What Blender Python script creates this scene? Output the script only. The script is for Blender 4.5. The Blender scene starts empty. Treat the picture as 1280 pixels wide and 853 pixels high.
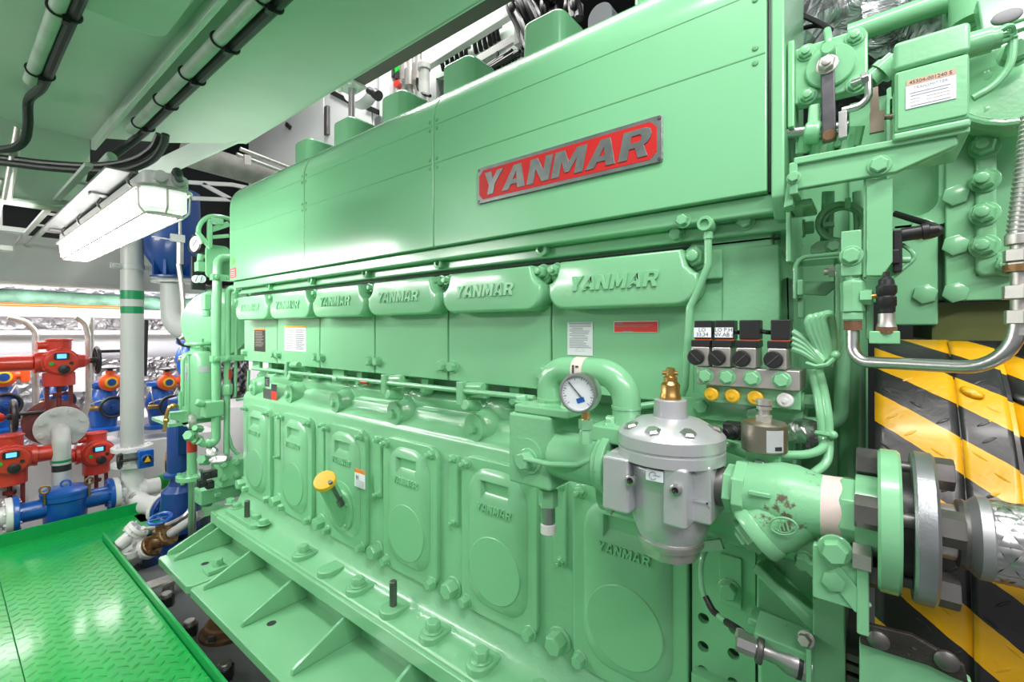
import bpy, bmesh, math, random
from mathutils import Vector as V, Matrix
from mathutils.geometry import tessellate_polygon
random.seed(7)
S = bpy.context.scene
COL = S.collection
PI = math.pi
# ---- camera model: level camera at the origin, 16 mm lens; P?() turn a pixel into a point on a plane
F, U0, HV = 569.0, 640.0, 413.0
YAW = math.atan(569/719.0)
SN, CS = math.sin(YAW), math.cos(YAW)
def ray(u, v):
    t = (u-U0)/F
    return V((-SN+CS*t, CS+SN*t, (HV-v)/F))
def PY(u, v, y): r = ray(u, v); return r*(y/r.y)
def PX(u, v, x): r = ray(u, v); return r*(x/r.x)
def PZ(u, v, z): r = ray(u, v); return r*(z/r.z)
def PD(u, v, d): return ray(u, v)*d
# ---- materials
def mat(name, col, rough=.4, metal=0., bump=0., bscale=300., var=0., vscale=3., coat=0., emit=None, estr=0., chips=0., chipcol=(.05,.04,.035), chipscale=9.):
    m = bpy.data.materials.new(name); m.use_nodes = True
    nt = m.node_tree; b = nt.nodes['Principled BSDF']
    b.inputs['Base Color'].default_value = (*col, 1); b.inputs['Roughness'].default_value = rough
    b.inputs['Metallic'].default_value = metal
    if coat: b.inputs['Coat Weight'].default_value = coat; b.inputs['Coat Roughness'].default_value = .12
    tc = nt.nodes.new('ShaderNodeTexCoord')
    last = None
    if var:
        n = nt.nodes.new('ShaderNodeTexNoise'); n.inputs['Scale'].default_value = vscale; n.inputs['Detail'].default_value = 5
        nt.links.new(tc.outputs['Object'], n.inputs['Vector'])
        r = nt.nodes.new('ShaderNodeValToRGB')
        r.color_ramp.elements[0].position = .3; r.color_ramp.elements[1].position = .7
        r.color_ramp.elements[0].color = (*[max(0, c*(1-var)) for c in col], 1)
        r.color_ramp.elements[1].color = (*[min(1, c*(1+var)) for c in col], 1)
        nt.links.new(n.outputs['Fac'], r.inputs['Fac']); last = r.outputs['Color']
    if chips:
        n = nt.nodes.new('ShaderNodeTexNoise'); n.inputs['Scale'].default_value = chipscale; n.inputs['Detail'].default_value = 9; n.inputs['Roughness'].default_value = .7
        nt.links.new(tc.outputs['Object'], n.inputs['Vector'])
        r = nt.nodes.new('ShaderNodeValToRGB')
        r.color_ramp.elements[0].position = 1-chips; r.color_ramp.elements[1].position = min(1, 1-chips+.04)
        r.color_ramp.elements[0].color = (0,0,0,1); r.color_ramp.elements[1].color = (1,1,1,1)
        nt.links.new(n.outputs['Fac'], r.inputs['Fac'])
        mx = nt.nodes.new('ShaderNodeMix'); mx.data_type = 'RGBA'
        nt.links.new(r.outputs['Color'], mx.inputs[0])
        if last: nt.links.new(last, mx.inputs[6])
        else: mx.inputs[6].default_value = (*col, 1)
        mx.inputs[7].default_value = (*chipcol, 1); last = mx.outputs[2]
    if last: nt.links.new(last, b.inputs['Base Color'])
    if bump:
        n = nt.nodes.new('ShaderNodeTexNoise'); n.inputs['Scale'].default_value = bscale; n.inputs['Detail'].default_value = 3
        nt.links.new(tc.outputs['Object'], n.inputs['Vector'])
        bp = nt.nodes.new('ShaderNodeBump'); bp.inputs['Strength'].default_value = bump; bp.inputs['Distance'].default_value = .002
        nt.links.new(n.outputs['Fac'], bp.inputs['Height']); nt.links.new(bp.outputs['Normal'], b.inputs['Normal'])
    if emit:
        b.inputs['Emission Color'].default_value = (*emit, 1); b.inputs['Emission Strength'].default_value = estr
    return m
GRN = (.215, .525, .285)
M = dict(
 green=mat('engine green paint', GRN, .25, bump=.10, bscale=160, var=.05, vscale=2.2, coat=.4),
 cast=mat('engine green paint on casting', GRN, .27, bump=.35, bscale=120, var=.05, vscale=3, coat=.4),
 sheet=mat('green sheet metal', (.205,.515,.28), .24, bump=.05, bscale=30, var=.03, vscale=1.5, coat=.4),
 worn=mat('green paint worn', GRN, .33, bump=.2, bscale=140, var=.06, chips=.40, chipcol=(.13,.11,.08), chipscale=18),
 deckgreen=mat('overhead pale green paint', (.58,.67,.60), .42, bump=.12, bscale=60, var=.07, vscale=2.5),
 walk=mat('walkway green', (.0,.37,.06), .32, var=.05, vscale=5, coat=.5),
 steel=mat('steel', (.55,.55,.55), .32, 1., bump=.08, bscale=200, var=.08, vscale=20),
 zinc=mat('zinc plated steel', (.62,.60,.57), .42, .9, var=.12, vscale=30),
 dsteel=mat('dark steel', (.16,.155,.15), .42, .8, var=.15, vscale=20),
 alum=mat('grey cast aluminium paint', (.58,.59,.62), .36, .55, bump=.12, bscale=250),
 plate=mat('brushed nameplate', (.27,.28,.29), .38, .8, bump=.25, bscale=90, var=.15, vscale=25),
 brass=mat('brass', (.60,.36,.13), .3, 1., var=.1, vscale=30),
 bronze=mat('old bronze', (.28,.17,.08), .45, .8, var=.25, vscale=25),
 rust=mat('rusty steel', (.17,.085,.045), .75, .2, bump=.5, var=.3, vscale=25),
 black=mat('black plastic', (.018,.018,.02), .38, bump=.06),
 rubber=mat('black cable', (.022,.023,.025), .42, bump=.08),
 dark=mat('near black parts and void shade', (.03,.033,.035), .7),  # near black for parts, also painted for shade in holes and the void
 red=mat('red paint', (.56,.035,.02), .32, var=.08, vscale=6, coat=.3),
 dred=mat('dark red paint', (.16,.02,.018), .4, var=.1),
 ored=mat('orange red paint', (.78,.10,.015), .34, coat=.2),
 blue=mat('blue paint', (.006,.10,.43), .32, var=.1, vscale=6, coat=.3),
 dblue=mat('dark blue paint', (.008,.055,.25), .35, coat=.2),
 white=mat('white paint', (.74,.74,.73), .35, bump=.06, var=.03, coat=.15),
 grey=mat('light grey paint', (.50,.51,.50), .38, bump=.15, bscale=60, var=.05),
 cab=mat('cabinet white', (.72,.74,.74), .45),
 yellow=mat('yellow plastic', (.80,.47,.02), .4),
 paper=mat('label paper', (.80,.82,.86), .55),
 ink=mat('label ink', (.06,.06,.08), .6),
 midink=mat('label grey print', (.30,.31,.36), .6),
 redlab=mat('red label', (.72,.045,.03), .4),
 orange=mat('orange label', (.85,.25,.03), .45),
 floor=mat('dark grey deck paint', (.20,.205,.215), .5, bump=.15, bscale=50, var=.12, vscale=4),
 brightgreen=mat('bright green pipe paint', (.0,.42,.03), .35),
 bandgreen=mat('green band', (.0,.25,.09), .4),
 lcd=mat('lit display', (.1,.35,.7), .3, emit=(.12,.45,.95), estr=1.2),
 lens=mat('lamp tube glow', (1,1,1), .4, emit=(1,.98,.95), estr=14),
 gauge=mat('gauge face', (.72,.77,.82), .3),
 braid=None, foil=None, guard=None)
M['seam'] = mat('darker seam green', (.13,.36,.18), .4)  # slightly darker green for the sheet seams and rivets
def link(nt, a, b): nt.links.new(a, b)
def mk_foil(name, col, rough, sc, metal=1., strength=1.):
    m = mat(name, col, rough, metal); nt = m.node_tree; b = nt.nodes['Principled BSDF']
    tc = nt.nodes.new('ShaderNodeTexCoord'); v = nt.nodes.new('ShaderNodeTexVoronoi'); v.inputs['Scale'].default_value = sc
    n = nt.nodes.new('ShaderNodeTexNoise'); n.inputs['Scale'].default_value = sc*.7; n.inputs['Detail'].default_value = 6; n.inputs['Distortion'].default_value = 1.5
    link(nt, tc.outputs['Object'], n.inputs['Vector']); link(nt, tc.outputs['Object'], v.inputs['Vector'])
    a = nt.nodes.new('ShaderNodeMath'); a.operation = 'ADD'; link(nt, v.outputs['Distance'], a.inputs[0]); link(nt, n.outputs['Fac'], a.inputs[1])
    bp = nt.nodes.new('ShaderNodeBump'); bp.inputs['Strength'].default_value = strength; bp.inputs['Distance'].default_value = .03
    link(nt, a.outputs[0], bp.inputs['Height']); link(nt, bp.outputs['Normal'], b.inputs['Normal'])
    return m
M['foil'] = mk_foil('crinkled foil insulation', (.72,.71,.72), .3, 16)
M['lagging'] = mk_foil('silver lagging cloth', (.50,.52,.54), .35, 16, .9, .7)
def mk_braid():
    m = mat('steel wire braid', (.55,.55,.56), .35, 1.); nt = m.node_tree; b = nt.nodes['Principled BSDF']
    return m
M['braid'] = mk_braid()
def mk_guard():
    # yellow and black hazard stripes in object coordinates (x along the shaft, arc length in UV)
    m = mat('hazard stripe paint', (.9,.55,0), .38, coat=.15); nt = m.node_tree; b = nt.nodes['Principled BSDF']
    uv = nt.nodes.new('ShaderNodeUVMap'); sp = nt.nodes.new('ShaderNodeSeparateXYZ'); link(nt, uv.outputs['UV'], sp.inputs[0])
    nz = nt.nodes.new('ShaderNodeTexNoise'); nz.inputs['Scale'].default_value = 30; link(nt, uv.outputs['UV'], nz.inputs['Vector'])
    def mth(op, a, bb):
        q = nt.nodes.new('ShaderNodeMath'); q.operation = op
        for i, w in enumerate((a, bb)):
            if isinstance(w, (int, float)): q.inputs[i].default_value = w
            else: link(nt, w, q.inputs[i])
        return q.outputs[0]
    s = mth('ADD', mth('MULTIPLY', sp.outputs['X'], GS[0]), mth('MULTIPLY', sp.outputs['Y'], GS[1]))
    s = mth('ADD', s, mth('MULTIPLY', nz.outputs['Fac'], .05))
    fr = mth('FRACT', s, 0); g = mth('GREATER_THAN', fr, .5)
    mx = nt.nodes.new('ShaderNodeMix'); mx.data_type = 'RGBA'; link(nt, g, mx.inputs[0])
    mx.inputs[6].default_value = (.78,.41,.004,1); mx.inputs[7].default_value = (.02,.02,.022,1)
    link(nt, mx.outputs[2], b.inputs['Base Color'])
    n2 = nt.nodes.new('ShaderNodeTexNoise'); n2.inputs['Scale'].default_value = 22; n2.inputs['Detail'].default_value = 4; n2.inputs['Distortion'].default_value = .8; link(nt, uv.outputs['UV'], n2.inputs['Vector'])
    bp = nt.nodes.new('ShaderNodeBump'); bp.inputs['Strength'].default_value = .45; bp.inputs['Distance'].default_value = .005
    link(nt, n2.outputs['Fac'], bp.inputs['Height']); link(nt, bp.outputs['Normal'], b.inputs['Normal'])
    return m
GS = (6.5, 9.0)
M['guard'] = mk_guard()
# ---- mesh builder: one B() becomes one mesh object
def basis(ax):
    ax = V(ax).normalized()
    h = V((0,0,1)) if abs(ax.z) < .9 else V((1,0,0))
    a = h.cross(ax).normalized(); return a, ax.cross(a).normalized(), ax
class B:
    def __init__(s): s.bm = bmesh.new(); s.mi = 0
    def face(s, vs):
        try: f = s.bm.faces.new(vs); f.material_index = s.mi; return f
        except ValueError: return None
    def m(s, i): s.mi = i; return s
    def box(s, x0, x1, y0, y1, z0, z1, rot=None, c=None):
        p = [V((x, y, z)) for z in (z0, z1) for y in (y0, y1) for x in (x0, x1)]
        if rot is not None:
            c = V(c) if c else V(((x0+x1)/2, (y0+y1)/2, (z0+z1)/2)); p = [c+rot@(q-c) for q in p]
        v = [s.bm.verts.new(q) for q in p]
        for f in ((0,2,3,1),(4,5,7,6),(0,1,5,4),(2,6,7,3),(0,4,6,2),(1,3,7,5)): s.face([v[i] for i in f])
        return s
    def ob(s, c, ex, ey, ez):           # box from centre and three half-extent vectors
        c, ex, ey, ez = V(c), V(ex), V(ey), V(ez)
        if ex.cross(ey).dot(ez) < 0: ex = -ex
        v = [s.bm.verts.new(c+ex*a+ey*b+ez*d) for d in (-1,1) for b in (-1,1) for a in (-1,1)]
        for f in ((0,2,3,1),(4,5,7,6),(0,1,5,4),(2,6,7,3),(0,4,6,2),(1,3,7,5)): s.face([v[i] for i in f])
        return s
    def bar(s, p0, p1, w, h, up=(0,0,1)):
        p0, p1 = V(p0), V(p1); d = (p1-p0); a = d.cross(V(up)).normalized(); b = a.cross(d).normalized()
        return s.ob((p0+p1)/2, d/2, a*w/2, b*h/2)
    def lathe(s, prof, o, ax, n=20, ph=0.):
        a, b, c = basis(ax); o = V(o); rings = []
        for r, h in prof:
            if r < 1e-6: rings.append([s.bm.verts.new(o+c*h)])
            else: rings.append([s.bm.verts.new(o+c*h+(a*math.cos(ph+2*PI*i/n)+b*math.sin(ph+2*PI*i/n))*r) for i in range(n)])
        for r0, r1 in zip(rings, rings[1:]):
            for i in range(n):
                j = (i+1) % n
                if len(r0) == 1 and len(r1) == 1: continue
                if len(r0) == 1: s.face([r0[0], r1[j], r1[i]][::-1])
                elif len(r1) == 1: s.face([r0[i], r0[j], r1[0]])
                else: s.face([r0[i], r0[j], r1[j], r1[i]])
        if len(rings[0]) > 1: s.face(rings[0][::-1])
        if len(rings[-1]) > 1: s.face(rings[-1])
        return s
    def cyl(s, p0, p1, r0, r1=None, n=20, bev=0.):
        p0, p1 = V(p0), V(p1); L = (p1-p0).length; r1 = r0 if r1 is None else r1
        pr = [(r0, 0), (r1, L)]
        if bev: pr = [(r0-bev, 0), (r0, bev), (r1, L-bev), (r1-bev, L)]
        return s.lathe(pr, p0, p1-p0, n)
    def hexb(s, p, ax, r, h, washer=1, stud=0, n=6, ph=.3):
        p = V(p); ax = V(ax).normalized()
        if washer: s.lathe([(r*1.28, 0), (r*1.28, r*.16), (r*1.2, r*.22)], p, ax, 18); p = p+ax*r*.2
        s.lathe([(r, 0), (r, h*.82), (r*.86, h)], p, ax, 6, ph)
        if stud: s.lathe([(r*.55, h*.9), (r*.55, h+stud), (r*.4, h+stud*1.15)], p, ax, 12)
        return s
    def sphere(s, c, r, sc=(1,1,1), n=16):
        mtx = Matrix.Translation(V(c)) @ Matrix.Diagonal((*[r*k for k in sc], 1))
        g = bmesh.ops.create_uvsphere(s.bm, u_segments=n, v_segments=n//2+2, radius=1, matrix=mtx)
        for v in g['verts']:
            for f in v.link_faces: f.material_index = s.mi
        return s
    def torus(s, c, ax, R, r, n=28, k=8, a0=0., a1=2*PI):
        a, b, d = basis(ax); c = V(c); cl = abs(a1-a0-2*PI) < 1e-6
        pts = [c+(a*math.cos(a0+(a1-a0)*i/n)+b*math.sin(a0+(a1-a0)*i/n))*R for i in range(n+(0 if cl else 1))]
        return s.sweep(pts, r, k, cl)
    def sweep(s, pts, r, n=10, closed=False):
        pts = [V(p) for p in pts]; N = len(pts); rings = []; up = None
        for i, p in enumerate(pts):
            if closed: d = pts[(i+1) % N]-pts[i-1]
            else: d = pts[min(i+1, N-1)]-pts[max(i-1, 0)]
            d.normalize()
            if up is None: up, _, _ = basis(d)
            up = (up-d*up.dot(d)).normalized(); w = d.cross(up)
            rr = r[i] if isinstance(r, (list, tuple)) else r
            rings.append([s.bm.verts.new(p+(up*math.cos(2*PI*k/n)+w*math.sin(2*PI*k/n))*rr) for k in range(n)])
        for i in range(N if closed else N-1):
            r0, r1 = rings[i], rings[(i+1) % N]
            for k in range(n): s.face([r0[k], r0[(k+1) % n], r1[(k+1) % n], r1[k]])
        if not closed: s.face(rings[0][::-1]); s.face(rings[-1])
        return s
    def tube(s, pts, r, bend=.03, n=12, k=6):
        return s.sweep(fillet(pts, bend, k), r, n)
    def curve(s, pts, r, n=8, sub=8):   # smooth Catmull-Rom cable
        return s.sweep(catmull(pts, sub), r, n)
    def prism(s, loops, d0, d1, to):    # loops: outer then holes, 2-D; to(a,b,d) -> 3-D point
        if not isinstance(loops[0][0], (tuple, list)): loops = [loops]
        flat = [p for l in loops for p in l]
        tris = tessellate_polygon([[V((p[0], p[1], 0)) for p in l] for l in loops])
        A = [s.bm.verts.new(V(to(p[0], p[1], d0))) for p in flat]; Bv = [s.bm.verts.new(V(to(p[0], p[1], d1))) for p in flat]
        if len(loops) == 1:
            s.face(A); s.face(Bv[::-1])
        else:
            for t in tris: s.face([A[i] for i in t]); s.face([Bv[i] for i in reversed(t)])
        k = 0
        for l in loops:
            n = len(l)
            for i in range(n): s.face([A[k+i], A[k+(i+1) % n], Bv[k+(i+1) % n], Bv[k+i]])
            k += n
        return s
    def py(s, loops, y0, y1): return s.prism(loops, y0, y1, lambda a, b, d: (a, d, b))
    def px(s, loops, x0, x1): return s.prism(loops, x0, x1, lambda a, b, d: (d, a, b))
    def pz(s, loops, z0, z1): return s.prism(loops, z0, z1, lambda a, b, d: (a, b, d))
def fillet(pts, R, k=6):
    pts = [V(p) for p in pts]; out = [pts[0]]
    for i in range(1, len(pts)-1):
        a, b, c = pts[i-1], pts[i], pts[i+1]; d0 = (a-b); d1 = (c-b); l0, l1 = d0.length, d1.length; d0.normalize(); d1.normalize()
        ang = d0.angle(d1)
        if ang > PI-.02: out.append(b); continue
        t = min(R/math.tan(ang/2), l0*.48, l1*.48); r = t*math.tan(ang/2)
        cen = b+(d0+d1).normalized()*(r/math.sin(ang/2)); p0 = b+d0*t; p1 = b+d1*t; e0 = p0-cen; e1 = p1-cen; w = e0.angle(e1)
        for j in range(k+1):
            f = j/k; out.append(cen+(e0*math.sin((1-f)*w)+e1*math.sin(f*w))/math.sin(w))
    out.append(pts[-1]); return out
def catmull(pts, sub=8):
    pts = [V(p) for p in pts]; P = [pts[0]*2-pts[1]]+pts+[pts[-1]*2-pts[-2]]; out = []
    for i in range(1, len(P)-2):
        for j in range(sub):
            t = j/sub; a, b, c, d = P[i-1], P[i], P[i+1], P[i+2]
            out.append(.5*((2*b)+(c-a)*t+(2*a-5*b+4*c-d)*t*t+(3*b-a-3*c+d)*t**3))
    out.append(pts[-1]); return out
def rrect(x0, x1, z0, z1, r, k=6):      # r: one radius or (bl, br, tr, tl)
    if not isinstance(r, (list, tuple)): r = (r,)*4
    o = []
    for (cx, cz, rr, a) in ((x0+r[0], z0+r[0], r[0], PI), (x1-r[1], z0+r[1], r[1], 1.5*PI), (x1-r[2], z1-r[2], r[2], 0), (x0+r[3], z1-r[3], r[3], .5*PI)):
        if rr < 1e-5: o.append((cx, cz)); continue
        for i in range(k+1): w = a+.5*PI*i/k; o.append((cx+rr*math.cos(w), cz+rr*math.sin(w)))
    return o
def circ(cx, cz, r, n=32): return [(cx+r*math.cos(2*PI*i/n), cz+r*math.sin(2*PI*i/n)) for i in range(n)]
def tag(o, label, cat, group=None, kind=None):
    if label: o['label'] = label
    if cat: o['category'] = cat
    if group: o['group'] = group
    if kind: o['kind'] = kind
    return o
def obj(name, b, m, parent=None, bev=0., seg=2, ang=35, label=None):
    me = bpy.data.meshes.new(name)
    bmesh.ops.recalc_face_normals(b.bm, faces=b.bm.faces)
    b.bm.to_mesh(me); b.bm.free()
    for q in (m if isinstance(m, (list, tuple)) else [m]): me.materials.append(M[q] if isinstance(q, str) else q)
    me.shade_smooth(); me.set_sharp_from_angle(angle=math.radians(ang))
    o = bpy.data.objects.new(name, me); COL.objects.link(o)
    if parent is not None: adopt(o, parent)
    if bev:
        md = o.modifiers.new('bevel', 'BEVEL'); md.width = bev; md.segments = seg; md.limit_method = 'ANGLE'; md.angle_limit = math.radians(40); md.harden_normals = True
    if label: o['label'] = label
    return o
def adopt(o, parent):
    o.parent = parent
    if parent.type == 'EMPTY' and parent.parent is None: o.matrix_parent_inverse = Matrix.Translation(-parent.location)
def thing(name, label, cat, loc, group=None):
    o = bpy.data.objects.new(name, None); COL.objects.link(o); o.location = V(loc); o.empty_display_size = .05
    return tag(o, label, cat, group)
def one(name, b, m, label, cat, group=None, bev=0., **k):
    return tag(obj(name, b, m, None, bev, **k), label, cat, group)
def struct(name, b, m, bev=0.): o = obj(name, b, m, None, bev); o['kind'] = 'structure'; return o
def dup(root, loc, rotz=0., label=None, group=None):
    r = root.copy(); COL.objects.link(r); r.location = V(loc); r.rotation_euler.z = rotz
    if label: r['label'] = label
    if group: r['group'] = group
    for ch in list(root.children):
        c = ch.copy(); COL.objects.link(c); c.parent = r
        for g in list(ch.children): d = g.copy(); COL.objects.link(d); d.parent = c
    return r
def shift(o, parent, d):                 # a copy of a part (with its sub-parts) moved by d under the same thing
    c = o.copy(); COL.objects.link(c); c.location = o.location+V(d)
    c.parent = parent; c.matrix_parent_inverse = o.matrix_parent_inverse.copy()
    for g in list(o.children): e = g.copy(); COL.objects.link(e); e.parent = c
    return c
# ---- lettering
def _st(p): return p
LET = {
 'Y': ([(0,1),(.34,1),(.5,.66),(.68,1),(1,1),(.66,.42),(.66,0),(.34,0),(.34,.42)],),
 'A': ([(0,0),(.36,1),(.68,1),(1,0),(.7,0),(.645,.2),(.37,.2),(.31,0)], [(.43,.4),(.59,.4),(.52,.72)]),
 'N': ([(0,0),(0,1),(.32,1),(.68,.45),(.68,1),(1,1),(1,0),(.69,0),(.31,.56),(.31,0)],),
 'M': ([(0,0),(0,1),(.31,1),(.5,.52),(.69,1),(1,1),(1,0),(.74,0),(.74,.58),(.57,.12),(.43,.12),(.26,.58),(.26,0)],),
 'R': ([(0,0),(0,1),(.72,1),(.9,.93),(.98,.78),(.98,.6),(.9,.46),(.8,.41),(1,0),(.68,0),(.52,.36),(.32,.36),(.32,0)], [(.32,.56),(.6,.56),(.67,.62),(.67,.74),(.6,.8),(.32,.8)]),
}
def word(b, txt, x0, x1, z0, z1, to, d0, d1, slant=.22, gap=.12, wid={'M':1.2}):
    ws = [wid.get(c, 1.) for c in txt]; tot = sum(ws)+gap*(len(txt)-1); h = z1-z0; sl = slant*h
    k = (x1-x0-sl)/tot; x = x0
    for c, w in zip(txt, ws):
        loops = [[(x+p[0]*w*k+sl*p[1], z0+p[1]*h) for p in l] for l in LET[c]]
        b.prism(loops, d0, d1, to); x += (w+gap)*k
    return b
TOY = lambda a, b, d: (a, d, b)
def textmesh(txt, size, origin, ex, ez, name, m, parent=None, depth=.0004, align='CENTER', label=None):
    cu = bpy.data.curves.new(name, 'FONT'); cu.body = txt; cu.size = size; cu.align_x = align; cu.align_y = 'CENTER'; cu.extrude = depth; cu.resolution_u = 2
    o = bpy.data.objects.new(name, cu); COL.objects.link(o)
    bpy.context.view_layer.update()
    me = bpy.data.meshes.new_from_object(o.evaluated_get(bpy.context.evaluated_depsgraph_get()))
    bpy.data.objects.remove(o); bpy.data.curves.remove(cu)
    ex, ez = V(ex).normalized(), V(ez).normalized(); ey = ex.cross(ez)   # outward is -ey
    mt = Matrix((( ex.x, ez.x, -ey.x, origin[0]), (ex.y, ez.y, -ey.y, origin[1]), (ex.z, ez.z, -ey.z, origin[2]), (0,0,0,1)))
    me.transform(mt); me.materials.clear(); me.materials.append(M[m])
    o = bpy.data.objects.new(name, me); COL.objects.link(o)
    if parent is not None: adopt(o, parent)
    if label: o['label'] = label
    return o
# ================= the engine =================
P = .3865
C6 = [-.443-P*(5-i) for i in range(6)]
ENG = thing('marine_engine', 'long pale green six-cylinder marine diesel engine with six crankcase doors', 'engine', (-1.3, 1.3, -1.6))
XL, XR = -2.66, -.12
# block: front profile in (y, z), extruded along x
prof = [(1.7,.25),(1.02,.25),(1.02,-.16),(1.13,-.165),(1.13,-.20),(1.10,-.21),(1.075,-.222),(1.06,-.235),(1.06,-.252),(1.066,-.262),(1.066,-.27),(1.052,-.276),(1.044,-.285),(1.042,-.298),(1.032,-.312),(1.012,-.324),(.999,-.336),(.995,-.35),
        (.995,-.79),(.992,-.82),(.982,-.85),(.967,-.88),(.95,-.899),(.93,-.906),(.872,-.912),(.868,-.917),(.866,-.975),(.872,-.98),(.93,-.982),(.93,-1.09),(1.7,-1.09)]
b = B().px(prof, XL+.08, -.305)
obj('engine_block', b, 'cast', ENG, .004, 2)
# right-hand end block
b = B().box(-.305,-.15,1.0,1.7,-.60,.2).box(-.305,-.10,1.02,1.7,-1.09,-.58)
obj('end_block', b, 'cast', ENG, .006)
# rail below the hood
b = B().box(-2.56,-.12,.94,1.4,.213,.249).box(-2.56,-.12,.975,1.4,.186,.214).box(-2.52,-.14,1.012,1.4,.16,.19)
obj('hood_rail', b, 'green', ENG, .006, 3)
b = B().box(-2.52,-.14,1.0,1.02,.176,.1795); obj('gasket_strip', b, 'dark', ENG)
def hexpart(name, p, ax, r, h, parent=ENG, m='green', **k): return obj(name, B().hexb(p, ax, r, h, **k), m, parent, r*.06, 1)
NY = (0,-1,0)
for i in range(-1, 6):
    x = -1.05+.0-(4-i)*P+.387
    if i == 5: continue
    o = B().lathe([(.017,0),(.017,.018),(.012,.02),(.0095,.02),(.0095,.008)], (x, .975, .2065), NY, 18)
    obj('rail_screw', o, 'green', ENG)
for u, v in ((1018,115),(1065,70)): pass
hexpart('rail_screw', (-.325,.975,.203), NY, .014, .014); hexpart('rail_screw', (-.30,.94,.222), NY, .012, .014)
# hood: three curved sheet panels
def hoodprof(off=0.):
    R = .14-off; pr = [(.921+off,.249)]
    for i in range(13):
        a = PI/2*i/12; pr.append((1.061-R*math.cos(a), .62+R*math.sin(a)))
    pr += [(1.4,.785-off),(1.7,.79-off)]
    return pr
outer = hoodprof(); inner = hoodprof(.03)[::-1]
for x0, x1 in ((-2.555,-1.8025),(-1.7995,-1.0305),(-1.0275,-.148)):
    h = obj('hood_panel', B().px(outer+inner, x0, x1), 'sheet', ENG, .003, 2, ang=25)
    s = B()
    for z in (.357, .498): s.box(x0+.002, x1-.002, .9202, .925, z-.0012, z+.0012) if z > .4 else None
    s.box(x0+.002, x1-.002, .9203, .925, .611, .6125)
    obj('panel_seam', s, 'seam', h)
    for xx in ((x1-.018,) if x1 > -.2 else (x1-.014,)) + ((x0+.014,) if x0 > -2.5 else ()):
        for z in (.485, .512, .60, .625): obj('rivet', B().lathe([(.0055,0),(.005,.002),(0,.003)], (xx,.921 if z < .62 else .9212,z), NY, 10), 'seam', h)
b = B().px([(.935,.25),(.935,.62),(1.06,.75),(1.7,.76),(1.7,.25)], -2.5, -.16); obj('hood_lining', b, 'dark', ENG)
# left end cap of hood
b = B().px(hoodprof(.004)+[(1.7,.25)], -2.55, -2.53); obj('hood_end', b, 'sheet', ENG)
# right end of the hood: black strip painted for the shaded gap, and end frame
b = B().px([(.935,.25),(.935,.62),(.99,.73),(1.08,.748),(1.7,.76),(1.7,.25)], -.147, -.141); obj('hood_gap_shade', b, 'rubber', ENG)
of = [(.918,.235),(.918,.63)]+[(1.061-.145*math.cos(PI/2*i/8), .63+.145*math.sin(PI/2*i/8)) for i in range(1,9)]+[(1.2,.78),(1.2,.2),(.95,.2)]
b = B().px(of, -.141, -.12); obj('hood_end_frame', b, 'green', ENG, .004)
# injector covers on top of the hood
for k in range(6):
    x1 = -2.309+.3865*k; t = B().pz(rrect(x1-.15, x1+.01, 1.197, 1.36, .035), .72, 1.012)
    obj('top_cover', t, 'sheet', ENG, .016, 4)
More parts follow.
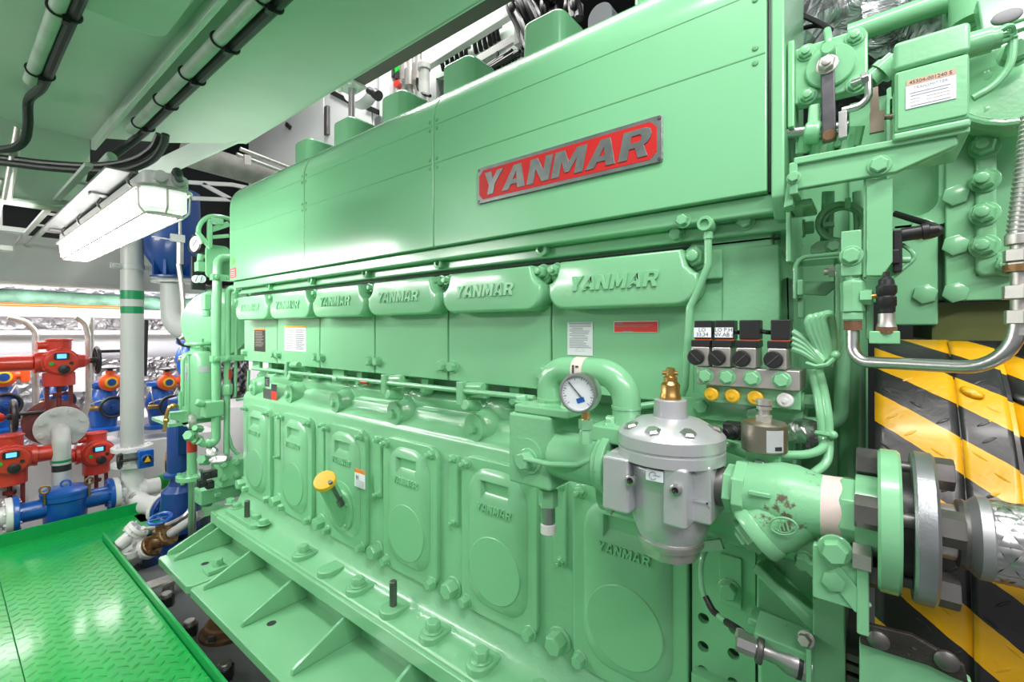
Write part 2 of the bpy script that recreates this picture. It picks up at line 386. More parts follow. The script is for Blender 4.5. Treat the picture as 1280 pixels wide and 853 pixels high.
# upper side panels, pump covers
def domed(o, prof):                      # outline in (x, z) lofted through (y, inset) steps with a rounded rim
    ar = sum(a[0]*b_[1]-b_[0]*a[1] for a, b_ in zip(o, o[1:]+o[:1])); sg = 1 if ar > 0 else -1
    n = len(o); nv = []
    for k in range(n):
        e = V((0,0))
        for p, q in ((o[k-1], o[k]), (o[k], o[(k+1) % n])):
            d = V((q[0]-p[0], q[1]-p[1]))
            if d.length > 1e-7: d.normalize(); e += V((-d.y, d.x))*sg
        nv.append(e.normalized())
    b = B(); rings = [[b.bm.verts.new((o[k][0]+nv[k].x*i, y, o[k][1]+nv[k].y*i)) for k in range(n)] for y, i in prof]
    for r0, r1 in zip(rings, rings[1:]):
        for k in range(n): b.face([r0[k], r0[(k+1) % n], r1[(k+1) % n], r1[k]])
    b.face(rings[-1]); return b
for i, c in enumerate(C6):
    x0, x1 = c-.2135, c+.1675
    if i == 5: x1 = -.297
    if i == 0: x0 = c-.2
    sp = obj('side_panel', B().py(rrect(x0, x1, -.158, .168, .004, 2), .998, 1.024), 'green', ENG, .004)
    for xx in ((x0+.021,) if i else (x0+.018,))+((x1-.021,) if i < 5 else ()):
        obj('panel_bolt', B().hexb((xx, .998, -.113), NY, .0165, .017), 'green', sp)
    cx0 = c-.016; cx = (c-.016)*.98; w = .178; zt, zb = .166, .05
    k = 6; n = .033
    pl = [(cx-w+.03*(1-math.cos(a)) if 0 else cx-w+.045-.045*math.sin(a), zb+.045-.045*math.cos(a)) for a in [PI/2*j/k for j in range(k+1)]][::-1]
    o = [(cx-w+.045-.045*math.cos(PI/2*j/k), zb+.045-.045*math.sin(PI/2*j/k)) for j in range(k+1)]
    o += [(cx+w-.045+.045*math.sin(PI/2*j/k), zb+.045-.045*math.cos(PI/2*j/k)) for j in range(k+1)]
    o += [(cx+w, zt-.052)]+[(cx+w+.006-.034*math.sin(PI/2*j/k)-.0, zt+.0-.052+.034*(1-math.cos(PI/2*j/k))) for j in (2,4,6)]
    o += [(cx+w-.034, zt)]
    o += [(2*cx-x, z) for (x, z) in o[::-1][0:5]]
    pc = obj('pump_cover', domed(o, ((1.0,0),(.950,0),(.944,.0007),(.940,.0022),(.937,.0045),(.936,.0085))), 'green', ENG, ang=50)
    e = B(); tx0 = cx-.122 if i < 5 else cx-.116
    word(e, 'YANMAR', tx0, tx0+.22, .092, .1265, TOY, .9315, .938); obj('lettering', e, 'green', pc, .0012, 2)
    b = B().py(rrect(cx0-w-.015, cx0+w+.015, .12, .17, (.02,.02,.012,.012)), .985, 1.0); obj('cover_flange', b, 'green', pc, .004)
    for s in (-1, 1):
        r = .0165 if not (i == 5 and s == 1) else .021
        obj('cover_bolt', B().hexb((cx0+s*.172, .985, .152), NY, r, .02, stud=.012), ('green' if r < .02 else 'green'), pc)
# cam region: tappet bosses
for i, c in enumerate(C6):
    if i == 5: continue
    x = c-.125+.0; z = -.293
    b = B().lathe([(.07,-.06),(.062,-.02),(.056,.02),(.05,.045),(.0445,.052),(.043,.056),(.043,.068),(.041,.07)], (x+.02, 1.07, z), (-.10,-1,-.03), 30)
    b.sphere((x+.055, 1.10, z+.04), .075, (1.15,.6,.8), 24)
    bo = obj('tappet_boss', b, 'cast', ENG)
    obj('boss_bolt', B().hexb(V((x+.02,1.07,z))+V((-.10,-1,-.03)).normalized()*.068, (-.10,-1,-.03), .0165, .015, washer=0), 'green', bo)
    # hanging lugs under the panels
    b = B().py(rrect(x-.03, x+.055, -.205, -.15, (.012,.012,.004,.004)), 1.02, 1.035)
    b.cyl((x-.02,1.019,-.182),(x-.02,1.0191,-.182),.004); 
    obj('bracket_plate', b, 'green', ENG, .002)
    b = B().py(rrect(x+.13, x+.165, -.22, -.15, (.017,.017,.003,.003)), 1.03, 1.055).hexb((x+.1475,1.03,-.203), NY, .012, .01)
    obj('rack_lug', b, 'green', ENG, .002)
# crankcase doors
def make_door(i, c):
    d = obj('crankcase_door', B().py(rrect(c-.14, c+.14, -.828, -.372, (.05,.05,.045,.045), 8), .978, .997), 'green', ENG, .005, 3)
    pk = [(c-.05,-.483),(c+.05,-.483),(c+.05,-.43),(c-.05,-.43)]
    out = rrect(c-.108, c+.108, -.822+.03, -.395, (.075,.075,.085,.085), 10)
    lo = B(); bm = lo.bm
    # raised centre with sloped rim and a scooped hand hold
    ins = rrect(c-.092, c+.092, -.776, -.411, (.062,.062,.07,.07), 10)
    A = [bm.verts.new((x, .9775, z)) for x, z in out]; T = [bm.verts.new((x, .966, z)) for x, z in ins]; H = [bm.verts.new((x, .966, z)) for x, z in pk]
    n = len(out)
    for k in range(n): lo.face([A[k], A[(k+1) % n], T[(k+1) % n], T[k]])
    allv = T+H
    for t in tessellate_polygon([[V((x, z, 0)) for x, z in ins], [V((x, z, 0)) for x, z in pk]]): lo.face([allv[q] for q in t])
    I = [bm.verts.new(q) for q in ((c-.04,.979,-.463),(c+.042,.979,-.463),(c+.042,.994,-.434),(c-.04,.994,-.434))]
    for k in range(4): lo.face([H[k], H[(k+1) % 4], I[(k+1) % 4], I[k]])
    lo.face(I)
    obj('raised_panel', lo, 'green', d, .0015, 2, ang=60)
    obj('cover_disc', B().lathe([(.093,0),(.093,.0022),(.0905,.0035),(0,.0035)], (c, .9665, -.674), NY, 48), 'green', d, ang=20)
    e = B(); word(e, 'YANMAR', c-.064, c+.066, -.5155, -.4935, TOY, .9605, .967, slant=.15); obj('lettering', e, 'green', d, .0006, 1)
    for sx in (-1, 1):
        obj('door_nut', B().hexb((c+sx*.117, .978, -.395), NY, .0135, .013, stud=.012, ph=.2), 'green', d)
        obj('door_bolt', B().hexb((c+sx*.117, .978, -.804), NY, .0155, .02, ph=.5), 'green', d)
    return d
DOORS = [make_door(i, c) for i, c in enumerate(C6)]
for i, c in enumerate(C6):
    x = c-.19
    if i:
        hexpart('frame_bolt', (x+.003, .995, -.796), NY, .027, .034)
        obj('wall_rib', B().box(x-.014,x+.028,.984,1.0,-.60,-.385), 'cast', ENG, .005, 3)
        for z in (-.395,-.588): hexpart('small_stud', (x+.014,.985,z), NY, .0105, .008, stud=.012)
    else:
        hexpart('frame_bolt', (x+.003, .995, -.796), NY, .027, .034)
for u, v in ((352.6,549.5),(406.5,566.5)):
    p = PY(u, v, .994); obj('hole_shade_disc', B().cyl((p.x,.9935,p.z),(p.x,.9955,p.z),.0125), 'dark', ENG)  # thin dark disc painted for the shade inside each hole
# oil filler on the third door
d3 = DOORS[2]; c = C6[2]
base = V((c+.005,.963,-.70)); tip = PY(407, 603, .855)
ax = (tip-base).normalized()
b = B().lathe([(.078,0),(.078,.008),(.072,.012),(0,.012)], (c+.005,.966,-.69), NY, 40).lathe([(.044,-.02),(.038,.03),(.033,.06),(.031,(tip-base).length)], base, ax, 24)
obj('filler_neck', b, 'green', d3)
obj('filler_cap', B().lathe([(.030,-.006),(.039,0),(.039,.012),(.037,.016),(0,.018)], tip, ax, 28), 'yellow', d3, label='yellow filler cap')
sd = V((.052,-.01,.02)); obj('latch_bar', B().cyl(base+ax*.07+sd*.75, tip+sd*.75-ax*.005, .0075, n=12).cyl(base+ax*.055+sd*.75, base+ax*.09+sd*.75, .013, n=12), ['dsteel'], d3, label='dark steel latch rod')
for a in (.6, 2.2, 3.9, 5.4): obj('filler_bolt', B().hexb((c+.005+.062*math.cos(a),.957,-.69+.062*math.sin(a)), NY, .0075, .008), 'green', d3)
# base flange: bolts, studs, lugs
def lug(x):
    b = B().pz([(x-.035,.985),(x-.035,.905)]+[(x-.0+.035*math.cos(a),.905+.035*math.sin(a)) for a in [PI+PI*j/10 for j in range(1,10)]]+[(x+.035,.905),(x+.035,.985)], -.915, -.890)
    return obj('bolt_lug', b, 'green', ENG, .005, 3)
for x in (-1.79,-1.597,-1.407,-1.2135,-1.021,-.8285,-.635):
    lug(x)
    if abs(x+1.2135) < .01:
        obj('locating_stud', B().cyl((x,.915,-.89),(x,.915,-.81),.012, bev=.002), 'dsteel', ENG, label='bare dark steel locating stud')
    elif abs(x+1.597) > .01: hexpart('flange_bolt', (x,.912,-.89), (0,0,1), .023, .024)
obj('corner_pad', B().pz(rrect(-2.53,-2.20,.885,.965,.03), -.912, -.887), 'green', ENG, .005, 3)
for px, py in ((268,48),(293,66),(367,110),(395,128)):
    q = PZ(200+px/3.048, 613+py/3.048, -.885); hexpart('flange_bolt', (q.x, min(q.y,.945), -.887), (0,0,1), .022, .02)
q = PZ(200+332/3.048, 613+100/3.048, -.885); obj('locating_stud', B().cyl((q.x,q.y,-.887),(q.x,q.y,-.81),.012, bev=.002), 'dsteel', ENG, label='bare dark steel locating stud')
# chamfer strip on flange front and small step
obj('flange_strip', B().box(-2.55,-.305,.858,.872,-.975,-.925), 'green', ENG, .004)
# bearer plates and gussets
for x0, x1, n in ((-2.665,-2.25,0),(-2.238,-.305,1)):
    b = B().pz([(x0,1.0),(x0,.66),(x0+.012,.652),(x1-.02,.652),(x1,.672),(x1,1.0)] if not n else [(x0,1.0),(x0,.664),(x0+.012,.655),(x1,.655),(x1,1.0)], -1.115, -1.08)
    pl = obj('bearer_plate', b, 'green', ENG, .004)
    for px in ((-2.42,.77),) if not n else ((-1.735,.765),(-.96,.765)):
        obj('bolt_hole', B().cyl((px[0],px[1],-1.0805),(px[0],px[1],-1.0795),.016), 'dark', pl)
q = PZ(200+220/3.048, 613+295/3.048, -1.07)
hexpart('bearer_bolt', (q.x,q.y,-1.08), (0,0,1), .024, .03); obj('bearer_nut', B().lathe([(.021,.02),(.021,.045),(.018,.05)], (q.x,q.y,-1.08), (0,0,1), 6), 'green', ENG)
b = B().box(q.x-.035,q.x+.035,q.y-.05,q.y+.03,-1.08,-1.06); obj('bolt_pad', b, 'green', ENG, .004)
for k in range(7):
    x = -2.62+.375*k if k else -2.64
    x = (-2.66,-2.565,-2.185,-1.805,-1.43,-1.075,-.70)[k]
    b = B().px([(.90,-.985),(.868,-.985),(.69,-1.062),(.685,-1.08),(.94,-1.08),(.94,-.985)], x, x+.014)
    obj('gusset', b, 'green', ENG, .003)
obj('bed_web', B().box(-2.62,-.305,.935,.95,-1.6,-1.09), 'green', ENG)
obj('end_gusset', B().box(-2.66,-2.55,.87,1.3,-.985,-.93), 'green', ENG, .004)
# ================= setting: decks, walls, overhead structure =================
def tread(nt, vec, sc, rot=.785):
    N = nt.nodes.new
    mp = N('ShaderNodeMapping'); mp.inputs['Scale'].default_value = (sc,sc,sc); mp.inputs['Rotation'].default_value = (0,0,rot); link(nt, vec, mp.inputs['Vector'])
    fl = N('ShaderNodeVectorMath'); fl.operation = 'FLOOR'; link(nt, mp.outputs[0], fl.inputs[0])
    fr = N('ShaderNodeVectorMath'); fr.operation = 'FRACTION'; link(nt, mp.outputs[0], fr.inputs[0])
    a = N('ShaderNodeSeparateXYZ'); link(nt, fl.outputs[0], a.inputs[0]); c = N('ShaderNodeSeparateXYZ'); link(nt, fr.outputs[0], c.inputs[0])
    def mth(op, p, q=0.):
        m = N('ShaderNodeMath'); m.operation = op
        for i, w in enumerate((p, q)):
            if isinstance(w, (int, float)): m.inputs[i].default_value = w
            else: link(nt, w, m.inputs[i])
        return m.outputs[0]
    par = mth('FLOORED_MODULO', mth('ADD', a.outputs[0], a.outputs[1]), 2)
    fx = mth('SUBTRACT', c.outputs[0], .5); fy = mth('SUBTRACT', c.outputs[1], .5)
    def el(u, v): return mth('ADD', mth('POWER', mth('ABSOLUTE', mth('DIVIDE', u, .47)), 2), mth('POWER', mth('ABSOLUTE', mth('DIVIDE', v, .15)), 2))
    e = mth('ADD', mth('MULTIPLY', par, el(fx, fy)), mth('MULTIPLY', mth('SUBTRACT', 1, par), el(fy, fx)))
    return mth('MAXIMUM', mth('SUBTRACT', 1, e), 0)
def mk_walk():
    m = M['walk']; nt = m.node_tree; b = nt.nodes['Principled BSDF']
    tc = nt.nodes.new('ShaderNodeTexCoord'); h = tread(nt, tc.outputs['Object'], 24)
    bp = nt.nodes.new('ShaderNodeBump'); bp.inputs['Strength'].default_value = .9; bp.inputs['Distance'].default_value = .006
    link(nt, h, bp.inputs['Height']); link(nt, bp.outputs['Normal'], b.inputs['Normal'])
mk_walk()
M['walkplain'] = mat('walkway edge green', (0,.33,.07), .35, coat=.2)
ZW, ZF = -1.2, -1.5
struct('floor', B().box(-8,4,-3,5,ZF-.1,ZF), 'floor')
# raised walkway of chequer plates with a kerb
b = B()
for xa_, xb_ in ((-3.44,-2.6015),(-2.60,-.2)): b.box(xa_,xb_,-1.5,.186,ZW-.01,ZW).box(xa_,xb_,.188,.585,ZW-.01,ZW)
b.box(-3.44,-.2,-1.5,.585,ZW-.03,ZW-.012)
pz = PZ(0,493+20,-1.2)
struct('floor_walkway', b, 'walk', .0015)
struct('floor_cross_walkway', B().box(-3.86,-3.45,-1.5,1.25,ZW-.04,ZW-.03), 'walk')
struct('trim_1', B().box(-3.46,-.2,.588,.60,ZW-.075,ZW+.035), 'walkplain', .002)
struct('trim_2', B().box(-3.87,-3.858,-1.5,1.25,ZW-.05,ZW+.045), 'walkplain', .002)
struct('trim_3', B().box(-3.455,-3.44,-1.5,.60,ZW-.06,ZW-.002), 'walkplain')
struct('trim_4', B().box(-3.4,-.2,.3,.36,ZF,ZW-.05), 'floor')
# engine seating
struct('floor_engine_seat', B().box(-3.3,-.2,.60,.83,ZF,-1.38).box(-3.3,-.1,.95,1.9,ZF,-1.30), 'floor', .006)
# walls and deckhead
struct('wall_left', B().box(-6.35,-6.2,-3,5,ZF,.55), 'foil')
struct('wall_left_upper', B().box(-6.35,-6.2,-3,5,.55,2.7), 'dark')  # upper wall coloured dark to stand for the unlit void
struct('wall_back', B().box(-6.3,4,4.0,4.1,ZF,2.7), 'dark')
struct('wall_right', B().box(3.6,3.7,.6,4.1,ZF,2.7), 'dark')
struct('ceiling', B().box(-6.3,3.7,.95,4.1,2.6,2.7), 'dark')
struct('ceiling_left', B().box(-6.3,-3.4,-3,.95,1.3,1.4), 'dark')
# overhead girder with flat underside
zg = .90
b = B().pz([(-2.84,.475),(-2.65,.694),(-2.38,.92),(-1.9,.925),(-.5,.925),(-.5,.475)], zg, zg+.02)
b.box(-2.38,-.5,.915,.93,zg,1.28)
struct('ceiling_girder', b, 'deckgreen', .004)
b = B().box(-2.9,-.5,.452,.47,.855,1.26); struct('ceiling_web', b, 'deckgreen', .003)
b = B().box(-2.9,-.6,-1.6,.455,.90,.92); struct('ceiling_plate', b, 'deckgreen', .003)
struct('ceiling_doubler', B().pz(rrect(-1.66,-.9,-.4,.42,.05), .86,.899), 'deckgreen', .012)
struct('ceiling_frame', B().px([(-.9,.905),(.45,.905),(.45,.75),(.41,.58),(.15,.55),(-.9,.55)], -2.93, -2.90).box(-2.95,-2.84,-.9,.41,.545,.56), 'deckgreen', .004)
struct('ceiling_beam', B().box(-2.32,.3,1.345,1.46,1.345,1.6), mat('primer grey brown', (.13,.12,.105), .6, bump=.2, var=.15), .003)
# grey athwart beam
struct('trim_5', B().box(-4.66,-4.60,-2,1.45,.33,.66).box(-4.75,-4.55,-2,1.45,.315,.335), 'grey', .004)
struct('trim_6', B().box(-5.4,-5.34,-2,3.2,.55,.95).box(-5.2,-5.1,-2,2.5,.72,.80), 'dark')
struct('trim_7', B().bar(PX(175,222,-3.1), PX(330,150,-2.2), .012, .10), 'deckgreen')
# --- fluorescent fixture over the walkway
FX = thing('ceiling_lamp', 'lit white caged fluorescent lamp hanging over the left end of the green walkway', 'lamp', (-2.4,.433,.48))
x0, x1 = -3.17, -1.66
obj('lamp_housing', B().pz(rrect(x0, x1, .375, .492, .035), .432, .475), 'grey', FX, .008, 3)
obj('mounting_plate', B().box(x0-.02, x1-.12, .31, .50, .482, .488).box(x0+.1,x0+.14,.33,.45,.474,.484).box(x1-.5,x1-.46,.33,.45,.474,.484), mat('mid grey mount', (.13,.135,.135), .5), FX, .002)
obj('lamp_tube', B().cyl((x0+.05,.41,.40),(x1-.10,.41,.40),.016).cyl((x0+.05,.46,.40),(x1-.10,.46,.40),.016), 'lens', FX)
M['diffuser'] = mat('glowing diffuser', (1,1,1), .3, emit=(1,.98,.96), estr=26)
obj('diffuser', B().pz(rrect(x0+.005, x1-.13, .378, .489, (.03,.004,.004,.03)), .362, .432), 'diffuser', FX, .02, 4)
M['endglass'] = mat('milky end cap', (.85,.86,.87), .2, emit=(1,.98,.96), estr=.5)
obj('diffuser_end', B().pz(rrect(x1-.13, x1-.006, .378, .489, (.004,.03,.03,.004)), .365, .432), 'endglass', FX, .018, 4)
obj('lamp_holder', B().cyl((x1-.09,.376,.40),(x1-.09,.3765,.40),.001).box(x1-.10,x1-.07,.374,.38,.385,.43), 'zinc', FX)
g = B()
ring = rrect(x0-.008, x1+.004, .366, .50, .042)
g.sweep([(x, y, .428) for x, y in ring], .005, 6, True)
ring2 = rrect(x0+.01, x1-.014, .385, .482, .03)
g.sweep([(x, y, .352) for x, y in ring2], .0035, 6, True)
for k in range(9):
    x = x0+.10+k*.17
    if k > 7: x = x1-.04
    g.tube([(x,.368,.43),(x,.37,.37),(x,.385,.351),(x,.482,.351),(x,.497,.37),(x,.50,.43)], .0028, .02, 6)
g.tube([(x1,.43,.428),(x1+.003,.43,.37),(x1-.02,.43,.351)], .0028, .015, 6)
obj('wire_guard', g, 'zinc', FX)
for x in (x0+.25,x0+.62,x0+1.0,x1-.1):
    obj('clip', B().tube([(x,.366,.475),(x-.01,.358,.46),(x+.0,.36,.44),(x+.012,.366,.43)], .004, .01, 6), 'dsteel', FX)
for y in (.41,.455): obj('cable_gland', B().cyl((x1-.02,y,.456),(x1+.018,y,.456),.016).cyl((x1+.012,y,.456),(x1+.02,y,.456),.011), 'grey', FX)
M['conduit'] = mat('scuffed conduit paint', (.42,.50,.43), .45, bump=.2, var=.15, vscale=12)
M['plategrey'] = mat('mid grey plate', (.24,.25,.25), .5)
# conduits with black cables tied under the girder
def conduit(name, label, p0, p1, r, off, cr, ties, end=()):
    t = thing(name, label, 'conduit', p0)
    p0, p1 = V(p0), V(p1); off = V(off)
    obj('conduit_pipe', B().cyl(p0, p1, r, bev=.002), 'conduit', t)
    obj('black_cable', B().curve([p1+off]+[p0.lerp(p1, 1-k/4)+off for k in range(1,5)]+[V(e) for e in end], cr, 10, 6), 'rubber', t)
    for f in ties:
        c = p0.lerp(p1, f); d = (p1-p0).normalized()
        m = B(); pts = []
        for k in range(24):
            a = 2*PI*k/24; u = off.normalized(); w = d.cross(u)
            cc = c + (off if math.cos(a) > 0 else V((0,0,0))); rr = (cr if math.cos(a) > 0 else r)+.0025
            pts.append(cc+(u*math.cos(a)+w*math.sin(a))*rr)
        m.sweep(pts, .0035, 6, True); k = c+off*.55; m.ob(k+V((0,0,-.02)), d*.009, V((0,.008,0)), V((0,0,.010)))
        obj('cable_tie', m, 'black', t)
    return t
conduit('cable_conduit', 'pale green conduit with thick black cable tied along it beside the sloping girder edge', (-2.47,.512,.85), (-.6,.512,.85), .0185, (0,.036,-.004), .016, (.06,.22,.37,.52,.67),
        [PD(140,196,1.98), PD(128,205,2.0), PD(118,213,2.02), PD(108,246,2.05)])
conduit('cable_conduit', 'worn conduit with black cable strapped to it in the upper left corner', (-2.25,.197,.85), (-.9,.197,.85), .018, (0,.030,-.004), .015, (.08,.42),
        [PD(36,125,1.72), PD(35,155,1.75), PD(30,176,1.78), PD(12,186,1.8), PD(-25,187,1.82)])
one('cable_stub', B().cyl(PD(8,250,1.9), PD(24,160,1.85), .016).cyl(PD(-6,270,1.95),PD(6,225,1.9),.014), 'zinc', 'short grey cable stub with ties hanging at the far left edge below the corner conduit', 'cable')
cb = B()
cb.curve([PD(207,168,1.75), PD(204,182,1.77), PD(190,200,1.8), PD(160,212,1.83), PD(120,214,1.86), PD(60,210,1.86), PD(0,203,1.86), PD(-40,200,1.86)], .0135, 10)
cb.curve([PD(199,168,1.77), PD(190,185,1.79), PD(165,200,1.82), PD(120,207,1.86), PD(60,204,1.87), PD(0,197,1.87), PD(-40,194,1.87)], .0125, 10)
one('power_cables', cb, 'rubber', 'pair of black power cables sagging in an arc across the overhead left of the lamp', 'cable')
one('lamp_cable', B().curve([PD(104,248,1.95), PD(125,238,1.9), PD(150,229,1.8), PD(185,224,1.7), PD(212,226,1.56), (x1+.05,.44,.47), (x1+.02,.455,.456)], .011, 10), 'rubber', 'single black cable looping over into the end of the lit caged lamp', 'cable')
one('pipe_stub', B().cyl(PD(124,212,1.9), PD(140,195,1.86), .02, bev=.002), 'deckgreen', 'short pale green pipe stub behind the black overhead cables', 'pipe')
ct = thing('cable_tray', 'pale slotted cable tray running away beside the lit lamp', 'cable tray', (-3.5,.36,.6))
for y, m_ in ((.338,'white'),(.392,'white')): obj('tray_rail', B().box(-4.9,-2.2,y-.012,y+.012,.585,.60), m_, ct, .002)
for x in (-4.7,-4.2,-3.7,-3.3,-2.9,-2.5): obj('tray_rung', B().box(x-.02,x+.02,.34,.39,.592,.598), 'white', ct)
for (a, bq, c_, lab) in ((0,36,(278,292),'upper white flat bracket jutting in at the left edge'),(0,17,(303,314),'lower white flat bracket jutting in at the left edge')):
    p, q = PX(-20,c_[0],-4.0), PX(bq,c_[1],-4.0)
    one('flat_bracket', B().box(-4.1,-4.0,p.y,q.y,q.z,q.z+.03).box(-4.1,-4.08,p.y,q.y-.1,q.z,q.z+.15), 'white', lab, 'bracket', bev=.004)
one('vent_duct', B().cyl(PX(228,191,-3.2), PX(352,226,-3.2), .075, n=24), mat('stained grey duct', (.22,.215,.20), .7, bump=.4, var=.3, vscale=8), 'stained grey round duct behind the top left corner of the engine hood', 'duct')
tr = B()
for (p, q) in (((195,226),(290,231)),((290,231),(335,240)),((225,225),(225,195)),((253,230),(290,250)),((240,248),(290,250))): tr.bar(PX(*p,-3.6), PX(*q,-3.6), .02, .025)
one('pipe_support', tr, 'grey', 'dim angle iron truss in the dark space left of the hood top', 'support')
rp = B()
for (p, q) in (((300,186),(375,215)),((296,193),(372,222))): rp.cyl(PX(*p,-3.0), PX(*q,-3.0), .012)
rp.ob(PX(309,200,-2.95), (.01,0,0), (0,.018,0), (0,0,.028)); 
one('conduit_run', rp, ['zinc'], 'thin bright conduits with clamps crossing behind the hood top corner', 'conduit')
# ================= machinery at the far left =================
def torusring(b, c, ax, R, r): return b.torus(c, ax, R, r, 32, 8)
def flange(b, c, ax, R, t, nb=8, br=.009, hub=0., m1=0):
    ax = V(ax).normalized(); c = V(c)
    b.lathe([(R-.003,-t/2),(R,-t/2+.003),(R,t/2-.003),(R-.003,t/2)], c, ax, 32)
    a, d, _ = basis(ax)
    for k in range(nb):
        w = 2*PI*(k+.5)/nb; p = c+(a*math.cos(w)+d*math.sin(w))*R*.8
        b.lathe([(br,-t/2-br*1.1),(br,t/2+br*1.1)], p, ax, 6)
    return b
# main white riser with green bands
pc = V((-4.0,.836,0)); R_ = .064
zt, zb = .75, PX(165,560,-4.0).z
rt = thing('riser_pipe', 'tall pale grey vertical pipe with two green bands below the lit lamp', 'pipe', (-4.0,.836,zb))
obj('pipe_body', B().cyl((pc.x,pc.y,zb),(pc.x,pc.y,zt),R_,n=32), 'grey', rt)
for v0, v1 in ((363,374),(383,392)):
    z0, z1 = PX(165,v1,-3.94).z, PX(165,v0,-3.94).z
    obj('green_band', B().cyl((pc.x,pc.y,z0),(pc.x,pc.y,z1),R_+.0012,n=32), 'bandgreen', rt, label='dark green band')
z = PX(165,333,-3.93).z
obj('pipe_clamp', B().cyl((pc.x,pc.y,z-.018),(pc.x,pc.y,z+.018),R_+.004,n=32).box(-3.99,-3.97,pc.y-.12,pc.y+.12,z-.018,z+.018).cyl((-3.97,pc.y-.1,z),(-3.955,pc.y-.1,z),.01).cyl((-3.97,pc.y+.1,z),(-3.955,pc.y+.1,z),.01), 'grey', rt, .003)
obj('pipe_flange', flange(B(), (pc.x,pc.y,zb+.0), (0,0,1), .115, .03), 'white', rt)
# butterfly valve with blue gearbox
bv = thing('butterfly_valve', 'white flanged butterfly valve with blue gearbox under the green-banded riser', 'valve', (pc.x,pc.y,zb-.12))
obj('valve_body', B().cyl((pc.x,pc.y,zb-.095),(pc.x,pc.y,zb-.016),.085,n=28), 'zinc', bv)
obj('gearbox', B().box(-3.90,-3.84,pc.y+.0,pc.y+.085,zb-.12,zb+.0).cyl((-3.85,pc.y+.043,zb-.06),(-3.825,pc.y+.043,zb-.06),.034), 'blue', bv, .008, 3)
obj('position_dial', B().cyl((-3.826,pc.y+.043,zb-.06),(-3.822,pc.y+.043,zb-.06),.026), 'black', bv)
obj('pointer', B().px([(pc.y+.025,zb-.075),(pc.y+.061,zb-.075),(pc.y+.045,zb-.035)], -3.822,-3.819), 'yellow', bv, label='yellow pointer')
wb = B(); torusring(wb, (-3.87,pc.y-.09,zb-.05), (.4,1,0), .045, .009); wb.cyl((-3.87,pc.y-.09,zb-.05),(-3.86,pc.y,zb-.05),.009).bar((-3.87,pc.y-.09,zb-.092),(-3.87,pc.y-.09,zb-.008),.01,.012,(1,0,0))
obj('handwheel', wb, 'black', bv, label='small black handwheel')
# elbow under it, to the pump flange
el = thing('elbow_pipe', 'thick white pipe elbow turning from the butterfly valve to the dark blue pump', 'pipe', (pc.x,pc.y,-1.2))
ze = zb-.12
pe = PX(205,636,-3.72)
obj('pipe_body', B().tube([(pc.x,pc.y,ze),(pc.x,pc.y,pe.z+.01),pe], .062, .13, 24, 10), 'white', el)
dirn = (pe-V((pc.x,pc.y,pe.z+.01))).normalized()
obj('top_flange', flange(B(), (pc.x,pc.y,ze+.012), (0,0,1), .115, .026), 'white', el)
obj('end_flange', flange(B(), pe, dirn, .108, .03), 'white', el)
obj('drain_cock', B().cyl((pc.x+.08,pc.y+.07,pe.z-.02),(pc.x+.08,pc.y+.07,pe.z-.15),.014).cyl((pc.x+.08,pc.y+.07,pe.z-.06),(pc.x+.08,pc.y+.07,pe.z-.1),.02), 'bronze', el, label='small bronze drain cock')
obj('plug', B().cyl((pc.x+.055,pc.y-.005,zb-.32),(pc.x+.075,pc.y-.003,zb-.32),.03).cyl((pc.x+.07,pc.y-.005,zb-.32),(pc.x+.085,pc.y-.003,zb-.32),.02), 'zinc', el)
# dark blue vertical pump
pp = PX(226,640,-3.45)
pu = thing('vertical_pump', 'dark blue vertical pump with ribbed motor standing left of the engine end', 'pump', (pp.x,pp.y,-1.3))
zs = [PX(226,v,-3.45).z for v in (498,515,575,590,600,640,668)]
obj('motor', B().lathe([(.06,zs[3]),(.072,zs[3]+.01),(.072,zs[1]),(.066,zs[1]+.01),(.066,zs[0]),(.03,zs[0]+.01)], (pp.x,pp.y,0), (0,0,1), 24).box(pp.x+.05,pp.x+.085,pp.y-.04,pp.y+.03,zs[2]+.05,zs[1]-.04), 'dblue', pu, .004)
obj('coupling_bracket', B().lathe([(.09,zs[3]-.02),(.09,zs[3]),(.05,zs[3]+.02)], (pp.x,pp.y,0), (0,0,1), 24).lathe([(.075,zs[4]-.06),(.05,zs[3]-.02)], (pp.x,pp.y,0), (0,0,1), 20), 'dblue', pu)
obj('pump_casing', B().lathe([(.05,zs[6]),(.10,zs[6]+.03),(.11,zs[5]),(.10,zs[4]-.06),(.06,zs[4]-.02)], (pp.x,pp.y,0), (0,0,1), 28).cyl(pe+dirn*.02, (pp.x,pp.y,zs[5]), .06), 'dblue', pu)
obj('inlet_flange', flange(B(), pe+dirn*.034, dirn, .105, .03), 'dblue', pu)
obj('base_frame', B().box(pp.x-.35,pp.x+.25,pp.y-.15,pp.y+.25,zs[6]-.06,zs[6]-.02).box(pp.x-.35,pp.x+.25,pp.y-.15,pp.y+.25,-1.5,zs[6]-.06), ['dblue'], pu, .004)
# bright green and white pipes behind
one('green_pipe', B().cyl(PX(178,612,-4.3), PX(222,595,-4.0), .055, n=20), 'brightgreen', 'bright green pipe section behind the thick white elbow', 'pipe')
one('large_white_pipe', B().cyl(PX(150,575,-4.9), PX(252,560,-4.9), .16, n=28).cyl(PX(222,572,-4.5),PX(226,571,-4.5),.08), ['white'], 'large white horizontal pipe behind the dark blue pump', 'pipe')
one('flange_ring', B().lathe([(.10,0),(.10,.02),(.07,.02),(.07,0)], PX(208,575,-4.3), (.3,.8,0), 24), 'bronze', 'rusty orange ring on the pipe end behind the dark blue pump', 'flange')
